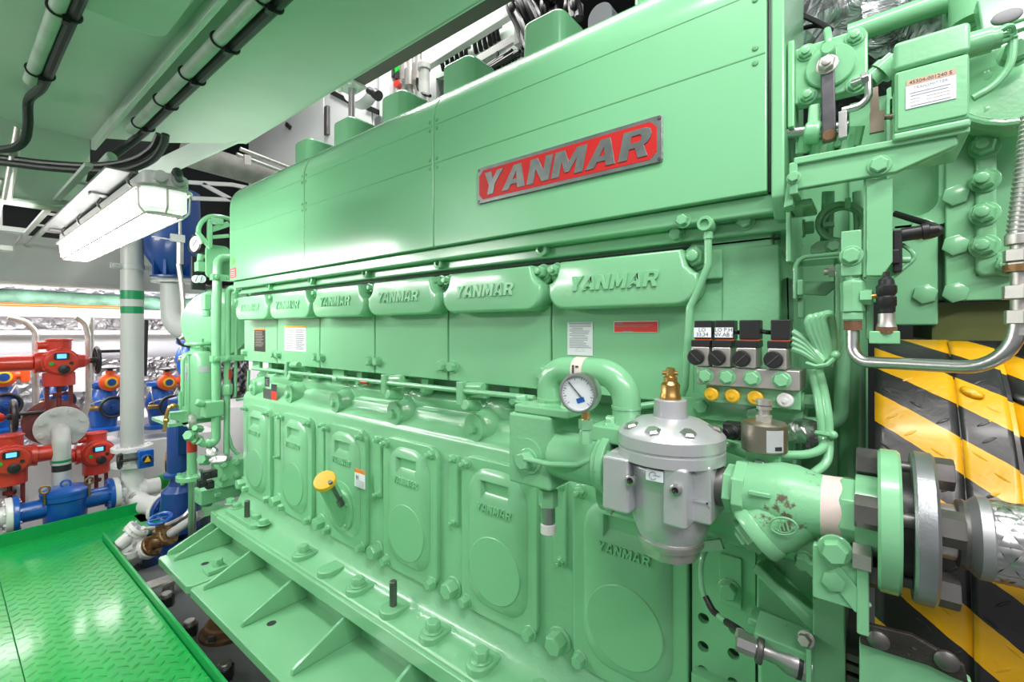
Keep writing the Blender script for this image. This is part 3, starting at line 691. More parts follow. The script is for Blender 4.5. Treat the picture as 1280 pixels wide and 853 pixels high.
# ---- motorised red valve actuator, local frame: face centre at origin, +x towards the walkway
def actuator(c, s, label, motor=-1, wheel=1, mlen=.4, group=None, legs=True):
    t = thing('valve_actuator', label, 'valve actuator', c)
    c = V(c); Q = lambda x, y, z: c+V((x, y, z))*s
    b = B().lathe([(.085,-.17),(.085,-.05),(.095,-.048),(.095,-.035),(.085,-.033),(.083,-.012),(.074,-.002),(0,0)], c, (1,0,0), 36)
    b.cyl(Q(-.1,0,-.07), Q(-.1,0,-.155), .078*s, n=28)
    for k in range(6): a = 2*PI*(k+.5)/6; b.lathe([(.008*s,-.04*s),(.008*s,-.028*s)], Q(0,.086*math.cos(a),.086*math.sin(a)), (1,0,0), 8)
    if s != 1: pass
    obj('actuator_body', b, 'red', t, .003)
    obj('terminal_housing', B().cyl(Q(-.1,0,.07), Q(-.1,0,.15), .06*s, n=28, bev=.004).cyl(Q(-.1,0,.135), Q(-.1,0,.145), .066*s, n=28).cyl(Q(-.1,0,.11),Q(-.1,-.10,.105),.025*s,n=14), 'red', t, .002)
    obj('motor_tube', B().cyl(Q(-.1,0,0), Q(-.1,motor*.10,0), .066*s, n=26).cyl(Q(-.1,motor*.10,0), Q(-.1,motor*.115,0), .07*s, n=26).cyl(Q(-.1,motor*.115,0), Q(-.1,motor*mlen,0), .05*s, n=26, bev=.006), 'red', t)
    dis = obj('display_bezel', B().px(rrect(c.y-.036*s, c.y+.036*s, c.z+.018*s, c.z+.058*s, .006*s), c.x-.004, c.x+.006*s), 'black', t)
    obj('display', B().px(rrect(c.y-.022*s, c.y+.022*s, c.z+.024*s, c.z+.052*s, .003*s), c.x-.004, c.x+.0075*s), 'lcd', dis, label='lit blue display')
    obj('open_button', B().cyl(Q(-.005,-.045,-.008), Q(.005,-.045,-.008), .011*s, n=16), 'brightgreen', t, label='green button')
    obj('close_button', B().cyl(Q(-.005,.045,-.008), Q(.005,.045,-.008), .011*s, n=16), 'black', t, label='black button')
    obj('selector_knob', B().lathe([(.03*s,0),(.028*s,.016*s),(.018*s,.02*s),(0,.02*s)], Q(-.005,.012,-.045), (1,0,0), 20).box(c.x,c.x+.024*s,c.y-.0*s,c.y+.03*s,c.z-.052*s,c.z-.04*s), 'black', t)
    if wheel:
        obj('drive_cone', B().lathe([(.05*s,0),(.045*s,.05*s),(.02*s,.075*s),(.018*s,.10*s)], Q(-.1,wheel*.07,0), (0,wheel,0), 22), 'red', t)
        w = B(); torusring(w, Q(-.1,wheel*.185,0), (0,1,0), .085*s, .012*s)
        for k in range(3): a = 2*PI*k/3; w.bar(Q(-.1,wheel*.185,0), Q(-.1+.085*math.cos(a),wheel*.185,.085*math.sin(a)), .016*s, .012*s, (0,1,0))
        w.cyl(Q(-.1,wheel*.15,0), Q(-.1,wheel*.20,0), .02*s).cyl(Q(-.05,wheel*.185,.06), Q(-.05,wheel*.30,.06), .010*s)
        obj('handwheel', w, 'black', t, label='black handwheel with crank handle')
    if legs:
        y = B()
        for k in (-1, 1): y.box(*[q for k2 in () for q in ()]) if False else y.ob(Q(-.1,k*.055,-.25), (.012*s,0,0), (0,.01*s,0), (0,0,.10*s))
        y.cyl(Q(-.1,0,-.35), Q(-.1,0,-.15), .012*s).lathe([(.03*s,0),(.03*s,.02*s)], Q(-.1,0,-.22), (0,0,1), 6).cyl(Q(-.1,0,-.36), Q(-.1,0,-.34), .075*s, n=24)
        obj('yoke', y, 'dred', t, label='dark red yoke and stem')
    return t
A1 = PX(77,453,-4.25)
actuator(A1, 1.05, 'red motor valve actuator with lit blue display and black handwheel, upper one at left', -1, 1, .55)
A2 = PX(14,577,-4.05)
actuator(A2, 1.0, 'red motor valve actuator with lit display, lower left one at the picture edge', 1, 0, .22)
A3 = PX(124,568,-4.2)
actuator(A3, .95, 'red motor valve actuator with lit display behind the striped grey pipe, beside the riser', -1, 0, .24)
# wheel of a further valve at the left edge
vw = thing('valve_handwheel', 'black valve handwheel with crank handle at the left edge above the lower left actuator', 'handwheel', PX(18,520,-4.4))
c = PX(17,521,-4.4); w = B(); torusring(w, c, (0,1,0), .10, .016); w.cyl(c-V((0,.03,0)), c+V((0,.03,0)), .02).bar(c+V((0,0,-.1)),c+V((0,0,.1)),.02,.015,(0,1,0)).bar(c+V((-.1,0,0)),c+V((.1,0,0)),.02,.015,(0,1,0))
obj('wheel_rim', w, 'black', vw); obj('crank_handle', B().cyl(c+V((.06,0,.02)), c+V((.06,.14,.02)), .011), 'black', vw)
obj('red_drive', B().lathe([(.05,0),(.045,.06),(.02,.10)], c-V((0,.14,0)), (0,1,0), 20), 'red', vw, label='red drive cone')
# flange, elbow with bands, running down into the blue strainer
f0 = PX(75,527,-4.33)
bp_ = thing('banded_elbow_pipe', 'grey pipe elbow with green and black bands dropping into the blue strainer', 'pipe', (f0.x+.17,f0.y,-1.0))
q = PX(77,556,-4.12)
obj('pipe_body', B().tube([(f0.x,f0.y,f0.z-.05),(q.x,q.y,f0.z-.05),(q.x,q.y,PX(77,612,-4.12).z)], .046, .085, 22, 10), 'grey', bp_)
obj('wall_flange', flange(B(), (f0.x+.06,f0.y,f0.z-.03), (1,0,.0), .135, .03, 8, .017), 'grey', bp_)
z1, z2 = PX(77,576,-4.08).z, PX(77,579,-4.08).z; obj('green_band', B().cyl((q.x,q.y,z2),(q.x,q.y,z1),.0475,n=24), 'bandgreen', bp_, label='green band')
z1, z2 = PX(77,582,-4.08).z, PX(77,590,-4.08).z; obj('black_band', B().cyl((q.x,q.y,z2),(q.x,q.y,z1),.0475,n=24), 'black', bp_, label='black band')
one('valve_flange', flange(B(), (f0.x-.03,f0.y-.03,f0.z+.0), (1,-.15,.1), .15, .03, 8, .011), 'dred', 'dark red round flange behind the grey elbow flange, under the upper red actuator', 'flange')
# blue strainer
s0 = PX(82,632,-4.0)
st = thing('blue_strainer', 'bright blue strainer housing with lid and eyebolts behind the walkway kerb', 'strainer', (s0.x,s0.y,-1.3))
zt, zb = PX(82,612,-4.0).z, PX(82,662,-4.0).z
obj('strainer_body', B().lathe([(.02,zb-.03),(.08,zb-.02),(.10,zb+.02),(.105,zt-.06),(.115,zt-.05),(.115,zt-.02)], (s0.x,s0.y,0), (0,0,1), 32).cyl((s0.x,s0.y-.22,s0.z+.01),(s0.x,s0.y+.22,s0.z+.01),.058,n=24), 'blue', st)
obj('lid', B().lathe([(.118,zt-.018),(.118,zt),(.10,zt+.012),(0,zt+.02)], (s0.x,s0.y,0), (0,0,1), 32), 'blue', st)
for k in (-1,1): obj('end_flange', flange(B(), (s0.x,s0.y+k*.215,s0.z+.01), (0,1,0), .105, .024, 8), 'blue', st)
obj('lifting_eye', B().torus((s0.x,s0.y,zt+.035), (1,0,.2), .022, .006), 'blue', st)
for k in (-1,1): obj('eyebolt', B().torus((s0.x+.07,s0.y+k*.10,zt+.04), (1,k*.3,0), .022, .006).cyl((s0.x+.07,s0.y+k*.10,zt-.05),(s0.x+.07,s0.y+k*.10,zt+.02),.007), 'bronze', st, label='rusty eyebolt')
obj('drain_plug', B().lathe([(.02,0),(.02,.02),(.012,.025),(.012,.04)], (s0.x+.095,s0.y+.02,zb+.005), (1,0,-.2), 12), 'bronze', st)
for k, lab, l in ((-1,'white flanged pipe entering the blue strainer from the left edge',.9),(1,'white pipe with lugged collar leaving the blue strainer toward the white elbow',.24)):
    t = thing('white_pipe', lab, 'pipe', (s0.x,s0.y+k*.3,s0.z))
    obj('pipe_body', B().cyl((s0.x,s0.y+k*.24,s0.z+.01),(s0.x,s0.y+k*(.24+l),s0.z+.0),.056,n=24), 'white', t)
    obj('pipe_flange', flange(B(), (s0.x,s0.y+k*.243,s0.z+.01), (0,1,0), .105, .03, 8), 'white', t)
    obj('collar', B().cyl((s0.x,s0.y+k*.36,s0.z+.01),(s0.x,s0.y+k*.40,s0.z+.01),.07,n=24).box(s0.x-.02,s0.x+.02,s0.y+k*.38-.02,s0.y+k*.38+.02,s0.z-.1,s0.z+.11), 'white', t, .004)
    obj('support_foot', B().lathe([(.12,-1.5),(.11,-1.38),(.07,-1.3),(.05,-1.2)], (s0.x-.02,s0.y+k*.36,0), (0,0,1), 20), 'white', t)
one('curved_pipe', B().tube([PX(-30,612,-4.25),PX(18,612,-4.25),PX(24,640,-4.25)], .05, .1, 18), 'white', 'short curved white pipe above the flanged pipe at the left edge', 'pipe')
# blue-and-orange valves along the foil wall
def wall_valve(u, v, x, label, s=1.):
    c = PX(u, v, x)
    t = thing('gear_valve', label, 'valve', c-V((0,0,.3*s)), 'blue gear valves along the foil wall')
    Q = lambda a, b_, d: c+V((a, b_, d))*s
    obj('valve_body', B().lathe([(.13*s,-.23*s),(.13*s,-.20*s),(.085*s,-.19*s),(.10*s,-.08*s),(.12*s,0),(.10*s,.08*s),(.07*s,.14*s),(.11*s,.17*s),(.11*s,.2*s)], c-V((.1*s,0,0)), (0,0,1), 28), 'blue', t)
    w = B(); w.torus(Q(.08,.03,-.01), (1,.15,0), .085*s, .011*s, 32, 8)
    obj('handwheel', w, 'black', t, label='black handwheel')
    obj('wheel_centre', B().lathe([(.076*s,0),(.05*s,.012*s),(.02*s,.014*s),(.018*s,.03*s),(0,.03*s)], Q(.07,.03,-.01), (1,.15,0), 24), 'dblue', t)
    obj('brass_spindle', B().cyl(Q(.04,-.13,-.01), Q(.04,-.03,-.01), .022*s), 'brass', t, label='brass spindle')
    g = Q(.02,.02,.20)
    obj('gearbox', B().lathe([(.06*s,-.03*s),(.075*s,-.02*s),(.075*s,.02*s),(.05*s,.035*s)], g, (1,.1,0), 24).cyl(g, g+V((-.02,.13*s,.01)), .035*s).box(g.x-.03,g.x+.02,g.y+.09*s,g.y+.14*s,g.z-.05*s,g.z+.06*s).cyl(g, g+V((0,0,.1*s)), .03*s), 'ored', t, .004)
    obj('indicator_ring', B().lathe([(.045*s,.03*s),(.045*s,.042*s),(.03*s,.044*s)], g, (1,.1,0), 24), 'yellow', t, label='yellow indicator ring')
    obj('indicator_glass', B().lathe([(.03*s,.03*s),(.03*s,.046*s),(0,.048*s)], g, (1,.1,0), 20), 'dblue', t)
    obj('top_knob', B().lathe([(.02*s,.08*s),(.02*s,.11*s),(.06*s,.115*s),(.065*s,.125*s),(.02*s,.14*s)], g, (0,0,1), 20), 'black', t)
    obj('sense_tube', B().tube([Q(.0,-.10,.16),Q(.06,-.11,.12),Q(.06,-.10,.06),Q(.05,-.08,-.02)], .005*s, .02, 8).tube([Q(.03,-.12,.02),Q(.06,-.06,.05),Q(.06,.05,.06),Q(.04,.09,.14)], .006*s, .06, 8), 'zinc', t)
    return t
wall_valve(133,507,-4.75,'blue gear valve with orange gearbox just left of the tall riser pipe', .92)
wall_valve(205,505,-4.75,'blue gear valve with orange gearbox just right of the tall riser pipe', .92)
wall_valve(-2,505,-4.85,'blue gear valve with orange gearbox cut by the left picture edge', .95)
wall_valve(72,500,-5.2,'blue gear valve mostly hidden behind the stem of the upper red actuator', .85)
wall_valve(238,448,-4.9,'blue gear valve peeking out left of the green filter canister', .8)
# pedestal of white painted steel behind the valves
struct('trim_8', B().box(-5.2,-4.72,-2,1.6,ZF,PX(150,553,-4.72).z-.02), 'white', .01)
struct('trim_9', B().box(-5.6,-5.0,.95,2.4,ZF,PX(215,520,-4.9).z), 'white', .01)
# long pipes and lagging under the far deck
one('header_pipe', B().cyl((-5.3,-2,PX(60,432,-5.3).z),(-5.3,2.1,PX(200,432,-5.3).z),.115,n=28), 'white', 'long thick white header pipe running behind the red actuators', 'pipe')
for y, lab in ((.75,'white branch elbow dropping from the header pipe just left of the riser'),(1.62,'white branch elbow dropping from the header pipe just right of the riser')):
    one('branch_pipe', B().tube([(-5.19,y,PX(150,440,-5.2).z),(-5.1,y,PX(150,440,-5.2).z),(-5.1,y,-.5)], .075, .1, 20), 'white', lab, 'pipe')
z = PX(90,392,-4.9).z
one('lit_pipe', B().cyl((-4.9,-2,z),(-4.9,2.0,z),.042,n=20).cyl((-4.9,.05,z),(-4.9,.05,z-.35),.04).cyl((-4.9,.72,z),(-4.9,.72,z-.12),.03).cyl((-4.9,1.5,z),(-4.9,1.5,z-.12),.03), 'white', 'brightly lit white pipe with a drop leg below the grey beam', 'pipe')
one('orange_pipe', B().cyl((-4.96,-2,z+.055),(-4.96,1.0,z+.055),.016), 'ored', 'thin orange red pipe lying along the top of the lit white pipe', 'pipe')
one('green_lagged_pipe', B().cyl((-5.05,-2,z+.14),(-5.05,2,z+.10),.06,n=20), mat('dull green lagging', (.10,.22,.15), .6, bump=.6, bscale=20, var=.5, vscale=8), 'dull green wrapped pipe just above the lit white pipe', 'pipe')
one('lagged_pipe', B().cyl((-5.25,-2,z+.25),(-5.25,2,z+.22),.09,n=20), 'lagging', 'foil lagged pipe under the grey beam at the far end', 'pipe')
for dz, rr, lab in ((-.16,.03,'upper of two thin steel pipes crossing the foil wall'),(-.24,.022,'lower of two thin steel pipes crossing the foil wall')):
    one('wall_pipe', B().cyl((-5.9,-2,z+dz),(-5.9,3.2,z+dz),rr,n=16), 'zinc', lab, 'pipe')
cd = B()
cd.tube([PX(10,397,-4.6),PX(32,402,-4.6),PX(44,415,-4.6),PX(45,520,-4.6),PX(60,540,-4.6)], .018, .06)
one('flexible_conduit', cd, 'zinc', 'grey flexible conduit dropping behind the upper red actuator, left one', 'conduit')
cd = B(); cd.tube([PX(95,397,-4.5),PX(106,404,-4.5),PX(110,420,-4.5),PX(111,500,-4.5),PX(100,540,-4.5),PX(92,556,-4.5)], .018, .08).tube([PX(114,397,-4.52),PX(114,480,-4.52)],.016)
one('flexible_conduit', cd, 'zinc', 'pair of grey conduits dropping left of the riser pipe', 'conduit')
cd = B(); cd.curve([PX(210,396,-4.7),PX(218,405,-4.7),PX(221,418,-4.7),PX(226,430,-4.7),PX(240,434,-4.7)], .014).curve([PX(183,400,-4.4),PX(182,430,-4.4),PX(181,470,-4.4)],.014)
one('flexible_conduit', cd, 'rubber', 'thin dark hose looping down right of the riser pipe', 'hose')
# dark blue cooler body and grey elbow high behind the lamp
q = PX(216,320,-3.9)
cl = thing('blue_cooler', 'dark blue conical housing above a grey elbow right of the riser pipe', 'cooler', q)
zz = [PX(216,v,-3.9).z for v in (240,300,320,346,352)]
obj('housing', B().lathe([(.10,zz[4]),(.10,zz[3]),(.16,zz[1]),(.16,zz[0]+.1)], q, (0,0,1), 28) if 0 else B().lathe([(.13,zz[3]-.012),(.13,zz[3]),(.085,zz[3]+.01),(.16,zz[2]),(.17,zz[1]),(.16,zz[0])], (q.x,q.y,0), (0,0,1), 28), 'dblue', cl)
for k in range(5): a = -1.2+.6*k; obj('housing_rib', B().ob((q.x+.115*math.cos(a),q.y+.115*math.sin(a),(zz[3]+zz[1])/2), V((math.cos(a),math.sin(a),0))*.02, V((-math.sin(a),math.cos(a),0))*.008, (0,0,.13)), 'dblue', cl)
one('grey_elbow', B().tube([(q.x,q.y,zz[4]),(q.x,q.y,PX(222,412,-3.9).z),PX(262,415,-3.6)], .072, .14, 24, 10).cyl((q.x,q.y,zz[4]-.012),(q.x,q.y,zz[4]+.0),.125,n=28), 'grey', 'grey pipe elbow bolted under the dark blue conical housing', 'pipe', bev=.002)
sx = thing('sample_hose', 'thin steel braided hose hanging in front of the dark blue housing', 'hose', PX(222,330,-3.3))
sh = B()
sh.cyl(PX(225,225,-3.3),PX(225,300,-3.3),.008).cyl(PX(225,303,-3.3),PX(225,330,-3.3),.018)
obj('hose', sh.curve([PX(223,330,-3.3),PX(226,350,-3.3),PX(229,380,-3.3),PX(229,405,-3.3),PX(230,418,-3.3),PX(224,424,-3.3)], .013), 'zinc', sx)
obj('hose_clip', B().ob(PX(222,298,-3.28), (.01,0,0),(0,.035,0),(0,0,.022)).bar(PX(190,296,-3.35),PX(222,301,-3.3),.02,.006), 'grey', sx)
# fittings beyond the walkway edge
def at(u, v, z): return PZ(u, v, z)
vb = thing('brass_valve', 'small bronze valve with bright blue handwheel between walkway and engine foot', 'valve', PD(200,690,2.62))
o = PD(200,676,2.6)
d = (PD(225,662,2.6)-PD(182,690,2.6)).normalized()
obj('valve_body', B().sphere(o, .044, (1,1,.9)).cyl(o-d*.055, o+d*.055, .028).cyl(o, o+V((0,0,.10)), .022).cyl(o, o+V((0,0,.06)), .035), 'bronze', vb)
obj('valve_flange', flange(flange(B(), o+d*.055, d, .058, .02, 6, .008), o-d*.055, d, .058, .02, 6, .008), 'bronze', vb)
w = B(); torusring(w, o+V((0,0,.125)), (0.15,-.2,1), .052, .009)
for k in range(4): a = PI/2*k; w.bar(o+V((0,0,.125)), o+V((.05*math.cos(a),.05*math.sin(a),.125)), .012, .008)
obj('handwheel', w, 'blue', vb, label='bright blue handwheel')
sp = thing('small_white_piping', 'white small bore flanged pipes lying below the bronze valve beside the walkway edge', 'pipe', PD(175,695,2.5))
b1 = B().cyl(o-d*.07, o-d*.42, .04, n=20); obj('pipe_body', b1, 'white', sp)
obj('pipe_flange', flange(B(), o-d*.082, d, .06, .028, 6, .009), 'white', sp)
obj('outlet_pipe', B().cyl(o+d*.07, o+d*.28, .024), 'grey', sp)
e0 = PD(150,682,2.55); e1 = PD(172,662,2.6)
obj('branch_pipe', B().cyl(e0, e1, .035).cyl(e1, PD(174,690,2.6), .038), 'white', sp)
obj('branch_flange', flange(flange(B(), PD(168,666,2.6), e1-e0, .06, .022, 6, .008), PD(172,662,2.6), e1-e0, .06, .022, 6, .008), 'white', sp)
obj('pipe_saddle', B().ob(PD(155,690,2.45), d*.07, (0,0,.012), V((.012,-.012,0))).cyl(PD(163,697,2.45),PD(163,690,2.45),.03), 'white', sp)
one('pump_plinth', B().box(-3.85,-3.66,.80,1.06,-1.5,-1.23), 'white', 'white box plinth below the dark blue pump flange', 'plinth', bev=.01)
one('copper_line', B().curve([PD(172,668,2.7),PD(178,664,2.7),PD(195,660,2.7),PD(212,656,2.7),PD(232,645,2.7),PD(241,632,2.75)], .016), 'zinc', 'curved steel tube running from the white branch pipe up to the engine end', 'pipe')
for u, v, lab in ((208,757,'black-footed holding bolt showing just past the walkway kerb, farthest of the three'),(237,792,'black-footed holding bolt beside the walkway kerb, middle of the three'),(281,845,'black-footed holding bolt beside the walkway kerb, nearest of the three')):
    p = PZ(u, v-12, -1.33); t = thing('holding_bolt', lab, 'bolt', (p.x,p.y,-1.38), 'holding bolts on the engine seat')
    obj('rubber_foot', B().lathe([(.034,-1.38),(.034,-1.335)], (p.x,p.y,0), (0,0,1), 6), 'black', t)
    obj('bolt_head', B().lathe([(.024,-1.336),(.024,-1.318),(.02,-1.314)], (p.x,p.y,0), (0,0,1), 16), 'zinc', t)
p = PZ(250,785,-1.36); p2 = PZ(262,790,-1.36)
mt_ = thing('rubber_mount', 'rusty brown engine mount with conical top under the green bearer plate', 'engine mount', (p2.x,p2.y+.05,-1.38))
cx, cy = p2.x+.02, p2.y+.07
obj('mount_cone', B().lathe([(.085,-1.33),(.075,-1.31),(.05,-1.12)], (cx,cy,0), (0,0,1), 24), 'bronze', mt_)
obj('mount_base', B().lathe([(.115,-1.385),(.115,-1.365),(.10,-1.36),(.095,-1.335),(.085,-1.33)], (cx,cy,0), (0,0,1), 24), 'rust', mt_)
obj('mount_nut', B().hexb((cx+.05,cy-.08,-1.365),(0,0,1),.02,.02), 'dsteel', mt_)
an = B(); an.box(*(lambda a: (a.x-.06,a.x+.02,a.y-.2,a.y+.25,-1.30,-1.285))(PZ(192,735,-1.3))); a_ = PZ(210,728,-1.3); an.cyl((a_.x,a_.y,-1.45),(a_.x,a_.y,-1.31),.025); an.box(a_.x-.03,a_.x+.03,a_.y-.03,a_.y+.03,-1.31,-1.29)
an.box(a_.x-.35,a_.x+.1,a_.y-.12,a_.y-.10,-1.45,-1.30)
one('floor_support', an, 'zinc', 'grey angle support with black bolt foot left of the engine bearer plate', 'support', bev=.003)
# ================= piping at the left end of the engine =================
XE = -2.8
def ex(u, v, x=XE): return PX(u, v, x)
LE = thing('engine_end_piping', 'cluster of pale green vertical pipes and brackets at the left end of the engine', 'pipework', (XE, .95, -1.5))
obj('main_pipe', B().tube([ex(292,322),ex(272,322),ex(270.5,400),ex(270,552),ex(258,556)], .0225, .045, 18), 'green', LE)
obj('return_pipe', B().tube([ex(312,359,-2.7),ex(285,360),ex(284.6,430),ex(283,575)], .0155, .03, 14), 'green', LE)
rb = ex(285.3,470); rz = ex(285.3,462).z; obj('red_mark', B().cyl((rb.x,rb.y,rb.z-.02),(rb.x,rb.y,rz),.0162,n=16), 'red', LE, label='red painted mark')
obj('drain_pipe', B().tube([ex(306,366,-2.7),ex(296,367),ex(295,430),ex(294,497)], .008, .02, 10), 'green', LE)
for v, w_ in ((348,.07),(448,.12)):
    p = ex(282,v); obj('pipe_clamp', B().box(p.x-.012,p.x+.035,p.y-.075,p.y+w_,p.z-.016,p.z+.016).hexb((p.x+.035,p.y-.055,p.z),(1,0,0),.011,.01).hexb((p.x+.035,p.y+.0,p.z),(1,0,0),.011,.01), 'green', LE, .003)
p = ex(267,511); obj('clamp_block', B().box(p.x-.05,p.x+.03,p.y-.05,p.y+.045,p.z-.045,p.z+.045).cyl((p.x+.02,p.y-.05,p.z+.03),(p.x+.02,p.y-.09,p.z+.05),.02), 'green', LE, .012, 3)
p = ex(284,487); obj('pipe_union', B().lathe([(.024,-.03),(.028,-.02),(.028,.02),(.024,.03)], p, (0,0,1), 8), 'green', LE)
obj('side_pipe', B().tube([ex(283,535),ex(290,560),ex(297,568)], .010, .02, 8), 'green', LE)
obj('side_pipe', B().tube([ex(262,552),ex(255,556),ex(249,552)], .018, .02, 10), 'green', LE)
obj('side_pipe', B().tube([ex(311,463,-2.7),ex(310,490,-2.72),ex(306,498,-2.75),ex(296,500)], .008, .02, 8), 'green', LE)
p = ex(276,318); obj('mounting_plate', B().px(rrect(p.y-.06,p.y+.06,ex(276,348).z,ex(276,306).z,.03), p.x-.05, p.x-.035), 'green', LE, .003)
obj('end_bracket', B().bar(ex(262,275),ex(262,310),.02,.03,(1,0,0)).bar(ex(262,288),ex(286,280),.02,.03).bar(ex(262,297),ex(286,295),.02,.02).box(ex(268,275).x-.02,ex(268,275).x+.02,ex(262,276).y,ex(278,276).y,ex(268,280).z,ex(268,273).z).bar(ex(246,290),ex(264,311),.022,.022), 'green', LE, .003)
obj('vent_hose', B().curve([ex(252,305),ex(248,290),ex(252,278),ex(262,271),ex(275,271),ex(288,274)], .012, 10), 'green', LE)
c0 = PX(262,400,-3.0)
obj('end_cover', B().lathe([(.20,-.12),(.21,0),(.19,.05),(.12,.07),(0,.08)], PX(276,405,-3.0), (.7,-.7,0), 32), 'green', LE)
obj('flange_block', B().box(-2.85,-2.70,ex(268,585).y,ex(304,585).y+.02,ex(285,602).z,ex(285,571).z), 'green', LE, .006, 3)
for u, v in ((279,581),(295,578),(279,598),(295,594)): obj('flange_bolt', B().hexb(PX(u,v,-2.70),(1,0,0),.016,.015), 'green', LE)
obj('foil_wrap', B().sphere(PX(276,574,-2.72), .04, (1,1.4,.6)).sphere(PX(265,565,-2.8), .03), 'foil', LE, label='crumpled foil wrap')
obj('tray_bracket', B().box(-2.84,-2.74,ex(246,612).y,ex(300,612).y,ex(270,624).z,ex(270,606).z).box(-2.74,-2.72,ex(262,612).y,ex(270,612).y,ex(270,617).z,ex(270,612).z), 'worn', LE, .006)
for u, v in ((257,594),(266,592),(252,604),(262,606)): q = PX(u,v,-2.69); obj('black_connector', B().box(q.x-.02,q.x+.02,q.y-.017,q.y+.017,q.z-.02,q.z+.02).cyl((q.x+.0,q.y,q.z),(q.x+.025,q.y,q.z),.013), 'black', LE, .004, label='black electrical connector')
p = ex(240,560,-2.95); zt, zb = ex(240,545,-2.95).z, ex(240,596,-2.95).z
obj('stub_pipe', B().cyl((p.x,p.y,zb),(p.x,p.y,zt),.024), 'green', LE)
obj('stub_band', B().cyl((p.x,p.y,ex(240,565,-2.95).z),(p.x,p.y,zt),.0248), 'red', LE, label='red band on the stub pipe')
obj('stub_flange', flange(B(), (p.x,p.y,zb), (0,0,1), .075, .028, 6, .01), 'green', LE)
obj('steel_rod', B().cyl((p.x,p.y,-1.2),(p.x,p.y,zb),.018).cyl((p.x+.04,p.y,-1.2),(p.x+.04,p.y,zb),.008), 'steel', LE)
obj('rod_foot', B().box(p.x-.05,p.x+.06,p.y-.05,p.y+.06,-1.5,-1.17), 'dsteel', LE, .006)
for u, v, r in ((238,545,.03),(246,550,.025),(255,575,.03),(268,620,.03),(258,628,.025),(247,536,.02)): obj('small_fitting', B().lathe([(r,-.03),(r*1.1,0),(r*.8,.03)], PX(u,v,-2.85), (.6,-.6,.3), 6), 'worn', LE)
q = ex(236,528,-2.9); gg = thing('small_pressure_gauge', 'small round pressure gauge low on the left end piping of the engine', 'gauge', q)
obj('gauge_case', B().lathe([(.036,-.03),(.04,-.02),(.04,.0),(.034,.004),(.033,-.004),(0,-.004)], q, (-.1,-1,0), 28), 'zinc', gg); obj('gauge_dial', B().lathe([(.033,-.003),(0,-.0028)], q, (-.1,-1,0), 28), 'gauge', gg)
# filter canister
cn = PX(249,515,-3.0); zt, zb = PX(249,441,-3.0).z, PX(249,516,-3.0).z; R_ = .087
cf = thing('filter_canister', 'pale green cylindrical filter canister with white paper label beside the engine end', 'filter', (cn.x,cn.y,zb))
obj('canister_body', B().lathe([(R_*.9,zb-.03),(R_,zb-.02),(R_,zt-.03),(R_*.85,zt),(R_*.5,zt+.012),(R_*.5,zt+.03),(.02,zt+.035)], (cn.x,cn.y,0), (0,0,1), 32), 'green', cf)
obj('cap_bolts', B().torus((cn.x,cn.y,zt+.05),(0,0,1),.06,.01).cyl((cn.x-.04,cn.y,zt),(cn.x-.04,cn.y,zt+.08),.01).cyl((cn.x+.04,cn.y,zt),(cn.x+.04,cn.y,zt+.08),.01), 'green', cf)
obj('side_tube', B().tube([PX(228,508,-2.95),PX(229,450,-2.95),PX(233,443,-2.95),PX(241,443,-2.95)], .008, .02, 8).tube([PX(236,516,-2.9),PX(236,445,-2.9)], .005).tube([PX(225,512,-2.9),PX(225,490,-2.9)], .009), 'green', cf)
a, bq, d_ = basis((0,0,1))
lb = B()
def curved(b, c, R, a0, a1, z0, z1, n=8):
    for i in range(n):
        w0, w1 = a0+(a1-a0)*i/n, a0+(a1-a0)*(i+1)/n
        vs = [b.bm.verts.new((c.x+R*math.cos(w), c.y+R*math.sin(w), z)) for w, z in ((w0,z0),(w1,z0),(w1,z1),(w0,z1))]; b.face(vs)
    bmesh.ops.solidify(b.bm, geom=b.bm.faces[:], thickness=-.0008); return b
wc = math.atan2(-cn.y,-cn.x)+.25
obj('paper_label', curved(lb, cn, R_+.0006, wc-.28, wc+.35, PX(249,466,-2.93).z, PX(249,458,-2.93).z), 'paper', cf, label='white paper label')
obj('paper_strip', curved(B(), cn, R_+.0006, wc-1.1, wc-.75, PX(238,477,-2.93).z, PX(238,455,-2.93).z), 'paper', cf, label='white paper strip')
one('filter_bracket', B().px([(PX(210,516,-2.95).y,PX(210,516,-2.95).z),(PX(236,513,-2.95).y,PX(236,513,-2.95).z),(PX(237,536,-2.95).y,PX(237,534,-2.95).z),(PX(228,533,-2.95).y,PX(228,533,-2.95).z),(PX(222,526,-2.95).y,PX(222,526,-2.95).z),(PX(211,524,-2.95).y,PX(211,524,-2.95).z)], -2.98, -2.93).box(-3.25,-2.93,cn.y-.16,cn.y+.1,zb-.05,zb-.03), 'green', 'pale green bracket shelf carrying the filter canister', 'bracket', bev=.003)
cp = B(); cp.curve([PX(222,508,-2.9),PX(213,508,-2.9),PX(208,520,-2.9),PX(207,530,-2.9),PX(205,540,-2.9)], .009).sphere(PX(216,508,-2.9),.016).sphere(PX(208,526,-2.9),.014)
one('copper_valve', cp, 'brass', 'small copper drain cock hanging from the filter bracket', 'cock')
